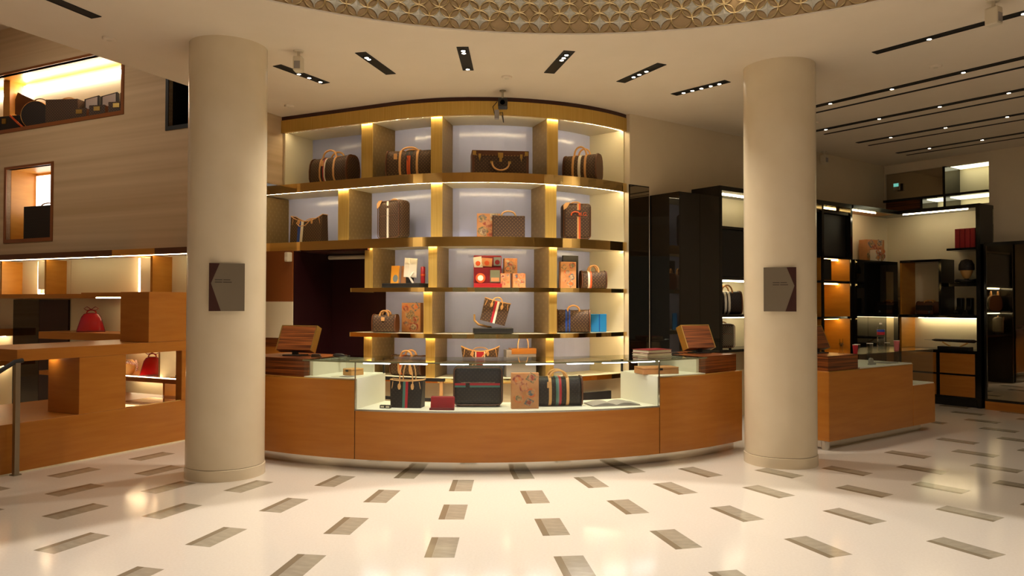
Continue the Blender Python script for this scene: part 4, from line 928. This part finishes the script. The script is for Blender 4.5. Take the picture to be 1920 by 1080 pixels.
# side counter goods
ZG = 1.018
def cup(label, x, y, m_, h=0.10, r=0.033, z=ZG):
    t = thing('drinking_cup', label, 'cup', rl(x, y, z), RA, 'plastic cups'); MB().lathe([(r*0.74,0),(r*0.76,0.002),(r,h),(r*0.97,h),(r*0.72,0.006),(0.001,0.006)], 16).build('wall', m_, t, smooth=True); MB().tube([(r*math.cos(k*PI/8), r*math.sin(k*PI/8), h) for k in range(16)], 0.0018, 4, True).build('rim', M_WSTR, t); return t
cup('clear cup next to the red cup on the side counter', 1.60, -2.08, M_CUP)
t = cup('red drink cup on the glass end of the side counter', 1.49, -2.12, M_RSTR, 0.10, 0.03)
cup('clear cup left of the water bottle', 1.84, -2.10, M_CUP, 0.105, 0.036); cup('steel-rimmed cup touching the water bottle', 1.95, -2.04, M_CUP, 0.10, 0.034); cup('clear cup right of the water bottle', 2.24, -2.10, M_CUP, 0.10, 0.03); cup('pink cup near the end of the side counter', 2.46, -2.10, M_PINK, 0.12, 0.034)
t = thing('water_bottle', 'tall clear water bottle with blue and red label on the side counter', 'bottle', rl(2.09, -2.10, ZG), RA)
pr = [(0.036,0),(0.042,0.01)]
for k in range(9): pr += [(0.042,0.02+k*0.02),(0.038,0.03+k*0.02)]
MB().lathe(pr+[(0.042,0.21),(0.043,0.24),(0.038,0.275),(0.02,0.31),(0.014,0.325),(0.014,0.335)], 18).build('body', M_CUP, t, smooth=True); MB().lathe([(0.0435,0.20),(0.0435,0.235)], 18).build('label', M_RSTR, t, smooth=True); MB().lathe([(0.0437,0.235),(0.041,0.262)], 18).build('label', M_BSTR, t, smooth=True); MB().lathe([(0.016,0.325),(0.016,0.345)], 14).build('cap', M_WSTR, t, smooth=True)
t = thing('crystal_figure', 'clear crystal figurine on the zebra wood desk block', 'figurine', rl(1.30, -2.06, 1.02), RA)
MB().lathe([(0.035,0),(0.035,0.01),(0.022,0.02),(0.016,0.07),(0.026,0.11),(0.012,0.13)], 8).build('torso', M_CUP, t)
for s_ in (-1, 1): MB().tube([(0,0,0.09),(s_*0.03,0,0.12),(s_*0.028,0,0.17)], [0.012,0.010,0.006], 6).build('arm', M_GLASSG, t)
t = thing('tape_dispenser', 'grey tape dispenser under the glass of the side counter', 'tape dispenser', rl(1.90, -2.08, 0.868), RA); MB().lathe([(0.018,-0.012),(0.04,-0.012),(0.04,0.012),(0.018,0.012)], 16).xform(Matrix.Translation((0,0,0.042)) @ Matrix.Rotation(PI/2,4,'X')).build('reel', M_GREYP, t, smooth=True); bx('body', M_GREYP, t, -0.05,0.09,-0.016,0.016,0,0.02,0.004)
t = thing('leaflets', 'pile of leaflets inside the side counter', 'paper', rl(2.22, -2.06, 0.868), RA); bx('sheet', M_PAPER, t, -0.15,0.12,-0.09,0.09,0,0.004); bx('sheet', M_GREYP, t, -0.05,0.2,-0.08,0.1,0.004,0.01)
# ---- left display goods
def dome_bag(label, loc, rz, W, H, D, bow=True):
    t = thing('dome_handbag', label, 'bag', loc, rz, 'red patent handbags'); n = 12
    prof = [(W/2, 0.0), (W/2*0.98, 0.03), (W*0.40, H*0.55), (W*0.34, H*0.80), (W*0.25, H*0.95), (W*0.12, H)]
    ring = [(x, z) for x, z in prof] + [(-x, z) for x, z in reversed(prof)]
    rs = []
    for y, k in ((-D/2, 0.93), (-D*0.46, 1.0), (D*0.46, 1.0), (D/2, 0.93)): rs.append([(x*k, y*(1-0.45*z/H), z*(0.98 if k < 1 else 1)) for x, z in ring])
    MB().loft(rs).build('body', M_RED, t, smooth=True); bx('base', M_DRED, t, -W/2*1.01, W/2*1.01, -D/2*1.02, D/2*1.02, 0, 0.02, 0.005)
    MB().tube([(x*1.0, -D*0.49*(1-0.45*z/H), z) for x, z in ring], 0.004, 5).build('piping', M_DRED, t)
    for y in (-D*0.2, D*0.2): mb = MB(); arc_handle(mb, -W*0.17, W*0.17, y, H*0.96, 0.05, 0.007); mb.build('handle', M_RED, t, smooth=True)
    if bow:
        for s_ in (-1, 1): MB().tube([(0,-0.05,H+0.05),(s_*0.05,-0.05,H+0.085),(s_*0.085,-0.05,H+0.06),(s_*0.05,-0.05,H+0.035),(0,-0.05,H+0.05)], 0.006, 5).build('bow_loop', M_DRED, t, smooth=True)
    return t
dome_bag('red patent handbag with a bow on the upper left shelf', ll(-2.69, -0.36, 1.185), LA+R_(52), 0.335, 0.255, 0.18)
dome_bag('red patent handbag inside the window of the wooden display block', ll(-1.40, -0.42, 0.656), LA+R_(48), 0.27, 0.24, 0.15, True)
t = thing('scarf_bust', 'tan form wrapped in a patterned scarf in the display window', 'display form', ll(-1.84, -0.42, 0.656), LA+R_(45)); MB().lathe([(0.05,0),(0.065,0.03),(0.085,0.10),(0.07,0.16),(0.04,0.19)], 16).build('form', M_SKIN, t, smooth=True); MB().tube([(0.08*math.cos(a), 0.08*math.sin(a), 0.15+0.015*math.sin(3*a)) for a in [k*PI/8 for k in range(16)]], 0.02, 6, True).build('scarf', lattice_mat('scarf_print', (220, 200, 190), (150, 30, 60), 0.03, 0.4), t, smooth=True); MB().tube([(0.09,-0.02,0.15),(0.10,-0.03,0.08),(0.09,-0.03,0.03)], [0.018,0.014,0.006], 6).build('scarf_tail', MATS['scarf_print'], t, smooth=True)
t = thing('charm_stand', 'small stand with red ball and gold charms on black box in window', 'display stand', ll(-0.84, -0.40, 0.656), LA+R_(30)); bx('box', M_DARKPL, t, -0.09,0.09,-0.06,0.06,0,0.035,0.003); MB().cyl(0.0,0,0.008,0.035,0.11,8).build('stem', M_GOLDM, t); MB().lathe([(0.005,0.10),(0.04,0.11),(0.05,0.14),(0.035,0.17),(0.005,0.175)], 12).build('ball', M_RED, t, smooth=True); MB().lathe([(0.004,0.05),(0.018,0.06),(0.018,0.08),(0.004,0.09)], 10, 0.045).build('charm', M_GOLDM, t)
# ---- trunks in the big niche
ZN = 4.27
Gn = 'travel pieces in the upper left niche'
rigid_case('hard_case', 'square brown hard case with top handle in the upper niche', ll(-4.16, 0.24, ZN), LA+R_(20), 0.52, 0.36, 0.30, group=Gn)
t = thing('hat_box', 'round brown hat box with strap standing on edge in the niche', 'hat box', ll(-4.92, 0.26, ZN), LA+R_(28), Gn and 0 or 0) if False else thing('hat_box', 'round brown hat box with strap standing on edge in the niche', 'hat box', ll(-4.92, 0.26, ZN), LA+R_(28), Gn)
MX = Matrix.Translation((0,0,0.22)) @ Matrix.Rotation(PI/2, 4, 'X')
MB().lathe([(0.22,-0.09),(0.22,0.09)], 32).xform(MX).build('drum', M_CANVASD, t, smooth=True)
for z in (-0.09, 0.03, 0.088): MB().tube([(0.222*math.cos(k*PI/14), 0.222*math.sin(k*PI/14), z) for k in range(28)], 0.005, 4, True).xform(MX).build('hoop', M_GOLDM, t)
mb = MB(); arc_handle(mb, -0.09, 0.13, 0, 0.40, 0.10, 0.008); mb.build('strap', M_LEATHERD, t, smooth=True)
def open_box(label, x, y, W=0.26, lidang=-62, big=False):
    t = thing('jewel_case', label, 'case', ll(x, y, ZN), LA+R_(16), 'open jewel cases in the niche'); H = 0.15; D = 0.24
    bx('base', M_LEATHERD, t, -W/2, W/2, -D/2, D/2, 0, H*0.95); bx('front', M_CANVAS, t, -W/2, W/2, -D/2-0.006, -D/2, 0, H); bx('lock', M_GOLDM, t, -0.05, 0.05, -D/2-0.014, -D/2-0.006, H*0.45, H*0.85)
    M = Matrix.Translation((0, D/2, H)) @ Matrix.Rotation(R_(-18), 4, 'X') @ Matrix.Rotation(R_(-14), 4, 'Y')
    MB().box(-W/2, W/2, 0, 0.05, 0, 0.27).xform(M).build('lid', M_DARKPL, t); MB().box(-W/2+0.025, W/2-0.025, -0.003, 0.0, 0.025, 0.25).xform(M).build('lid_lining', M_GREYP, t)
    return t
open_box('brown case with open mirrored lid, leftmost of the small open cases', -3.62, 0.15, 0.24); open_box('brown case with open mirrored lid in the middle of the small open cases', -3.22, 0.15, 0.26); open_box('brown case with open mirrored lid at the right end of the niche', -2.80, 0.15, 0.26)
t = thing('tilted_trunk', 'dark open trunk with raised lid at the left end of the niche', 'trunk', ll(-5.48, 0.22, ZN), LA+R_(10), Gn); bx('base', M_CANVASD, t, -0.32, 0.28, -0.16, 0.16, 0, 0.24, 0.004); MB().box(-0.28,0.28,0,0.05,0,0.34).xform(Matrix.Translation((0.08,0.08,0.26)) @ Matrix.Rotation(R_(24),4,'Y')).build('lid', M_LEATHERD, t); MB().tube([(0.1,-0.16,0.24),(0.3,-0.19,0.1),(0.42,-0.20,0.02)], 0.016, 6).build('orange_strap', M_OSTR, t); bx('lock', M_GOLDM, t, -0.06,0.02,-0.17,-0.16,0.12,0.2)
rigid_case('hard_case', 'tall dark hard case standing in the small lit niche', ll(-4.60, 0.22, 2.55), LA+R_(4), 0.66, 0.50, 0.30, group=None, canvas=M_CANVASD)
# ---- right side goods
duffel('handbag', 'dark patent bag with cream straps in the lit bay beside the column', rl(1.52, -0.27, 1.44), RA+R_(-30), 0.42, 0.32, 0.24, [(-0.05,-0.02,M_WSTR,'stripe'), (0.0,0.03,M_WSTR,'stripe')], 0.10, canvas=M_CANVASD, straps=False, group='bags in the black shelving')
t = suitcase('trolley_case', 'grey patterned soft case on the lowest bay beside the column', rl(1.42, -0.30, 0.98), RA+R_(-20), 0.30, 0.34, 0.18, [], canvas=lattice_mat('grey_canvas', (70, 64, 54), (140, 128, 104), 0.03, 0.4), group='bags in the black shelving')
sticker_box('travel_box', 'tan printed travel box on the black corner cabinet', rl(5.36, -0.22, 2.275), RA+R_(-12), 0.40, 0.36, 0.16, 8)
sticker_box('travel_box', 'small pale printed box in front of the travel box', rl(5.22, -0.40, 2.275), RA+R_(-12), 0.24, 0.18, 0.10, 9, base=M_PAPER)
for i in range(4):
    t = thing('red_album', ['first red album from the left in the row', 'second red album from the left in the row', 'third red album from the left in the row', 'fourth red album, rightmost in the row'][i]+' on the corner bracket shelf', 'book', rl(5.80, -1.36-i*0.075, 2.457), RA, 'red albums')
    bx('cover', M_REDL, t, 0, 0.26, -0.034, -0.030, 0, 0.30); bx('cover', M_REDL, t, 0, 0.26, 0.030, 0.034, 0, 0.30); bx('spine', M_REDL, t, -0.006, 0.0, -0.034, 0.034, 0, 0.30, 0.004); bx('pages', M_PAPER, t, 0.002, 0.255, -0.029, 0.029, 0.004, 0.295)
t = thing('hat_bust', 'tan head form wearing a dark knit cap on a black stand', 'display form', rl(5.92, -1.44, 1.92), RA)
MB().lathe([(0.10,0.0),(0.10,0.012),(0.03,0.03),(0.03,0.07)], 16).build('stand', M_DARKPL, t, smooth=True); MB().lathe([(0.03,0.06),(0.055,0.09),(0.085,0.16),(0.095,0.23),(0.075,0.31),(0.02,0.335)], 18).build('head', M_SKIN, t, smooth=True); MB().lathe([(0.106,0.19),(0.112,0.21),(0.108,0.28),(0.075,0.345),(0.02,0.365)], 18).build('cap', M_CANVASD, t, smooth=True); MB().tube([(0.15*math.cos(a), 0.15*math.sin(a), 0.03+0.01*math.sin(3*a)) for a in [k*PI/8 for k in range(16)]], 0.018, 6, True).build('scarf', M_DARKPL, t, smooth=True)
def boot(label, y):
    t = thing('boot', label, 'boot', rl(5.90, y, 1.41), RA, 'black boots'); P = [(0.0,0.0),(-0.17,0.0),(-0.19,0.03),(-0.17,0.06),(-0.08,0.09),(-0.06,0.14),(-0.06,0.27),(0.05,0.27),(0.045,0.12),(0.04,0.0)]
    MB().prism_y(P, -0.04, 0.04).build('shaft', M_BLACK, t, bevel=0.012, seg=2); MB().box(-0.185,0.045,-0.042,0.042,-0.0,0.012).build('sole', M_DARKPL, t); return t
boot('left black boot of the pair on the corner shelf', -1.36); boot('right black boot of the pair on the corner shelf', -1.50)
duffel('shoulder_bag', 'dark brown leather bag inside the black framed box shelf', rl(5.98, -0.86, 1.41), RA-PI/2, 0.40, 0.22, 0.18, [], 0.02, canvas=M_LEATHERD, straps=False)
t = thing('leather_pouch', 'small dark pouch with a bright clasp leaning on the leather bag', 'bag', rl(5.84, -0.84, 1.41), RA-PI/2); bx('body', M_LEATHERD, t, -0.13,0.13,-0.03,0.03,0,0.15,0.015,3); bx('flap', M_CANVASD, t, -0.132,0.132,-0.036,-0.028,0.07,0.152,0.006); bx('clasp', M_CHROME, t, 0.07,0.10,-0.042,-0.034,0.03,0.06)
t = thing('umbrella', 'furled dark umbrella with hooked handle resting on arms', 'umbrella', rl(5.90, -1.30, 0.985), RA-PI/2)
MB().tube([(-0.50,0,0.02),(-0.38,0,0.02)], 0.004, 6).build('tip', M_STEEL, t); MB().tube([(-0.38,0,0.02),(-0.33,0,0.02),(0.0,0,0.02),(0.25,0,0.02),(0.28,0,0.022)], [0.008,0.02,0.026,0.03,0.012], 10).build('canopy', M_CANVASD, t, smooth=True); MB().tube([(0.28,0,0.022),(0.38,0,0.022),(0.44,0,0.01),(0.44,0,-0.03),(0.40,0,-0.045),(0.365,0,-0.035)], 0.011, 8).build('hook', M_LEATHERD, t, smooth=True)
t = thing('umbrella_stand', 'black block with two wooden arms under the umbrella', 'stand', rl(5.90, -1.30, 0.868), RA-PI/2); bx('block', M_DARKPL, t, -0.26,0.20,-0.09,0.09,0,0.045,0.004)
for x0, x1 in ((-0.10,-0.22), (0.04,0.16)): MB().tube([(x0,0,0.045),((x0+x1)/2,0,0.075),(x1,0,0.11)], 0.012, 6).build('arm', M_SKIN, t, smooth=True)
t = thing('glass_jar', 'round clear bag with pale straps on the shelf seen in the mirror', 'bag', rl(5.98, -0.35, 1.41), RA); MB().lathe([(0.09,0),(0.10,0.1),(0.08,0.2),(0.05,0.24)], 14).build('body', M_CUP, t, smooth=True); mb = MB(); arc_handle(mb, -0.07, 0.07, 0, 0.22, 0.08, 0.006); mb.build('strap', M_PAPER, t)

# ============================================================ CEILING FITTINGS
def slot_light(label, x, y, ang, L, Wd, lamps, aim=None, power=0, cone=R_(60)):
    t = thing('recessed_slot_light', label, 'ceiling light', (x, y, CEIL), ang, 'black recessed slot lights')
    bx('trough', M_SLOT, t, -Wd/2, Wd/2, -L/2, L/2, -0.003, -0.0005)
    fr = 0.006
    MB().box(-Wd/2-fr, Wd/2+fr, -L/2-fr, -L/2, -0.006, -0.0005).box(-Wd/2-fr, Wd/2+fr, L/2, L/2+fr, -0.006, -0.0005).box(-Wd/2-fr, -Wd/2, -L/2, L/2, -0.006, -0.0005).box(Wd/2, Wd/2+fr, -L/2, L/2, -0.006, -0.0005).build('frame', M_SLOT, t)
    for v in lamps:
        lz = MB().lathe([(0.030, -0.012), (0.034, -0.003)], 12, 0, v); lz.build('lamp_ring', M_SLOT, t, smooth=True); MB().cyl(0, v, 0.019, -0.014, -0.0125, 12).build('lamp_lens', M_LAMP, t)
    if power:
        for v in lamps[:2]:
            lx = x - math.sin(ang)*v; ly = y + math.cos(ang)*v
            tgt = aim if v == lamps[0] else (x + (x-aim[0])*0.08, y + (y-aim[1])*0.08, 0)
            spot('slot_lamp_light', (lx, ly, CEIL-0.03), tgt, power if v == lamps[0] else power*1.5, cone if v == lamps[0] else R_(110), 0.8, WARM, 0.03)
    return t
SL = [(-2.20, 7.93, 'leftmost radial ceiling slot near the left column', (0.27, 0.1, -0.05)), (-1.36, 7.56, 'second radial ceiling slot from the left column', (-0.22, -0.17)), (-0.46, 7.41, 'radial ceiling slot straight above the trunk shelf', (0.3, -0.2, -0.27)),
      (0.46, 7.51, 'radial ceiling slot right of the one above the trunk', (-0.17, -0.1, -0.26)), (1.33, 7.86, 'second radial ceiling slot from the right column', (-0.1, 0.02, 0.12)), (2.08, 8.40, 'radial ceiling slot closest to the right column', (-0.25, -0.14, -0.02, 0.1, 0.22))]
for x, y, lab, lamps in SL:
    ang = math.atan2(-(C.x-x), C.y-y); dr = Vector((C.x-x, C.y-y)).normalized()
    slot_light(lab, x, y, ang, 0.70, 0.10, lamps, (x+dr.x*1.5, y+dr.y*1.5, 0.9), 60, R_(70))
slot_light('single ceiling slot above the stair at the upper left', -3.66, 5.86, R_(-20), 1.0, 0.10, (), None, 0)
RS_ = [((3.45,7.20),(5.6,4.25),0.085,'nearest wide dark slot in the right ceiling'), ((3.5,9.43),(6.6,4.95),0.085,'second wide dark slot in the right ceiling'), ((3.66,9.68),(6.7,5.46),0.035,'thin dark slot beside the second wide slot'), ((4.0,10.78),(7.6,5.75),0.085,'third wide dark slot in the right ceiling'), ((4.41,10.7),(7.7,6.2),0.035,'thin dark slot beside the third wide slot'), ((5.13,11.27),(8.4,6.75),0.075,'fourth wide dark slot in the right ceiling'), ((5.39,11.46),(8.5,7.3),0.03,'thin dark slot beside the fourth wide slot'), ((6.11,12.04),(9.2,7.65),0.07,'fifth wide dark slot by the far corner'), ((6.35,12.21),(9.3,8.2),0.03,'thin dark slot beside the fifth wide slot')]
for (x0,y0),(x1,y1),wd,lab in RS_:
    L = math.hypot(x1-x0, y1-y0); ang = math.atan2(-(x0-x1), (y0-y1))
    lamps = [L/2-0.5-k*0.75 for k in range(4)] if wd > 0.05 else []
    slot_light(lab, (x0+x1)/2, (y0+y1)/2, ang, L, wd, lamps)
def detector(label, x, y, z=CEIL):
    t = thing('smoke_detector', label, 'detector', (x, y, z), 0, 'ceiling detectors'); MB().lathe([(0.05,-0.02),(0.06,-0.005),(0.06,-0.0005)], 18).build('disc', M_CEIL, t, smooth=True); MB().lathe([(0.02,-0.024),(0.025,-0.02)], 12).build('sensor', M_PLASTIC, t)
detector('flat round detector on the ceiling near the stair', -3.65, 6.85); detector('flat round detector above the curved shelving', -0.06, 8.0); detector('flat round detector by the left end of the shelving', -2.71, 9.2); detector('flat round detector in the right ceiling', 4.25, 7.6); detector('flat round detector deep in the right ceiling', 4.0, 10.0)
def speaker(label, loc, rz=0.0, s_=1.0):
    t = thing('ceiling_speaker', label, 'speaker', loc, rz, 'small ivory speakers'); MB().lathe([(0.045*s_,-0.012),(0.05*s_,-0.0005)], 14).build('rose', M_PLASTIC, t, smooth=True); MB().cyl(0,0,0.014*s_,-0.07*s_,-0.01,10).build('stem', M_PLASTIC, t)
    bx('body', M_PLASTIC, t, -0.042*s_, 0.042*s_, -0.05*s_, 0.05*s_, -0.20*s_, -0.06*s_, 0.012, 2); bx('grille', M_GREYP, t, -0.028*s_, 0.028*s_, -0.053*s_, -0.05*s_, -0.18*s_, -0.11*s_); return t
speaker('small ivory speaker hanging right of the left column', (-2.03, 7.18, CEIL)); speaker('small ivory speaker hanging at the upper right', (3.78, 5.94, CEIL), R_(30)); speaker('small ivory speaker on the wall right of the right column', rl(4.15, -0.12, CEIL), R_(30))
t = thing('projector_camera', 'dark camera on a ceiling bracket in front of the gold cornice', 'camera', (-0.11, 8.52, CEIL), 0)
MB().cyl(0,0,0.035,-0.01,-0.0005,12).build('rose', M_STEEL, t); MB().cyl(0,0,0.012,-0.10,-0.01,8).build('stem', M_STEEL, t); bx('body', M_DARKPL, t, -0.05,0.055,-0.07,0.07,-0.20,-0.10,0.008); MB().cyl(0,0,0.028,-0.10,0.0,14).xform(Matrix.Translation((0.0,-0.07,-0.15)) @ Matrix.Rotation(PI/2,4,'X')).build('lens', M_BLACK, t); bx('junction_box', M_GREYP, t, -0.09,-0.04,-0.02,0.04,-0.32,-0.22,0.004); MB().tube([(-0.06,0.02,-0.12),(-0.11,0.02,-0.18),(-0.09,0.03,-0.26),(0.0,0.03,-0.24),(0.01,0.08,-0.34),(-0.01,0.25,-0.22)], 0.005, 5).build('cable', M_DARKPL, t)
t = thing('wall_sensor', 'ivory alarm sensor beside the dark doorway', 'sensor', ll(0.24, 0.24, 2.16), LA); bx('body', M_PLASTIC, t, -0.03,0.03,-0.045,0.04,-0.06,0.06,0.012,2); MB().box(-0.02,0.02,-0.048,-0.044,-0.04,0.0).build('window', M_PAPER, t)
t = thing('dome_spotlight', 'small glowing spotlight set in the dome wall', 'spotlight', (*dpol(0.353, DOME_R-0.02), CEIL+0.30), -0.353); MB().lathe([(0.045,0.0),(0.05,0.03),(0.05,0.06)], 16).build('housing', M_RING, t, smooth=True); MB().cyl(0,0,0.036,-0.004,0.002,16).build('lens', M_LAMP, t)
bx('bracket', M_RING, t, -0.012,0.012,0.0,0.05,0.02,0.05)
t = thing('exit_sign_reflection', 'small lit green exit sign reflected in the far corner mirror, built as a solid', 'sign', rl(6.16, -0.23, 3.53), RA-PI/2); bx('case', M_STEEL, t, -0.05,0.05,-0.012,0.03,0,0.125); bx('face', mat('exit_face', (120, 190, 170), 0.4, emit=(120, 210, 190), strength=0.5), t, -0.042,0.042,-0.016,-0.012,0.06,0.115)  # mirror image of an exit sign, modelled in front of the clerestory mirror

# ============================================================ COLUMN PLAQUES
def plaque(label, x, y, dark_left):
    d = Vector((-x, -y)).normalized(); r = 0.362; rz = math.atan2(d.x, -d.y)
    t = thing('wall_plaque', label, 'sign', (x+d.x*r, y+d.y*r, 1.515), rz)
    W, H = 0.298, 0.425; s_ = 1 if dark_left else -1
    bx('board', M_GREY, t, -W/2, W/2, -0.006, 0.0, 0, H); bx('mount', M_STEEL, t, -0.08, 0.08, 0.0, 0.02, 0.1, H-0.1)
    P = [(-W/2, 0), (-W/2+0.10, 0), (-W/2+0.017, H*0.58), (-W/2+0.088, H), (-W/2, H)]
    P = [(s_*u, v) for u, v in P]
    if s_ < 0: P.reverse()
    MB().prism_y(P, -0.0085, -0.0062).build('dark_chevron', M_SIGND, t)
    tx = -0.10 if dark_left else -0.065
    for zz, ws in ((H*0.645, (0.062, 0.058)), (H*0.595, (0.06, 0.072))):
        x = tx
        for k in ws:
            MB().box(x, x+k, -0.0075, -0.0062, zz, zz+0.007).build('fine_print', M_INK, t); x += k+0.008
plaque('grey plaque with a dark chevron on the left column', -2.66, 7.10, True)
plaque('grey plaque with a dark chevron on the right column', 2.70, 7.67, False)

# ============================================================ ADDED FILL LIGHTS WITHOUT FIXTURES (upper stair hall, right hall)
spot('stair_hall_fill', ll(-3.5, -2.6, UPC-0.08), ll(-3.5, -0.6, 2.0), 80, R_(150), 0.8, WARM, 0.15)  # added fill for the grained left wall
spot('right_hall_fill', (6.0, 7.0, CEIL-0.05), (6.3, 8.2, 0), 60, R_(150), 0.8, WARM, 0.1)  # added fill for the dim floor on the right
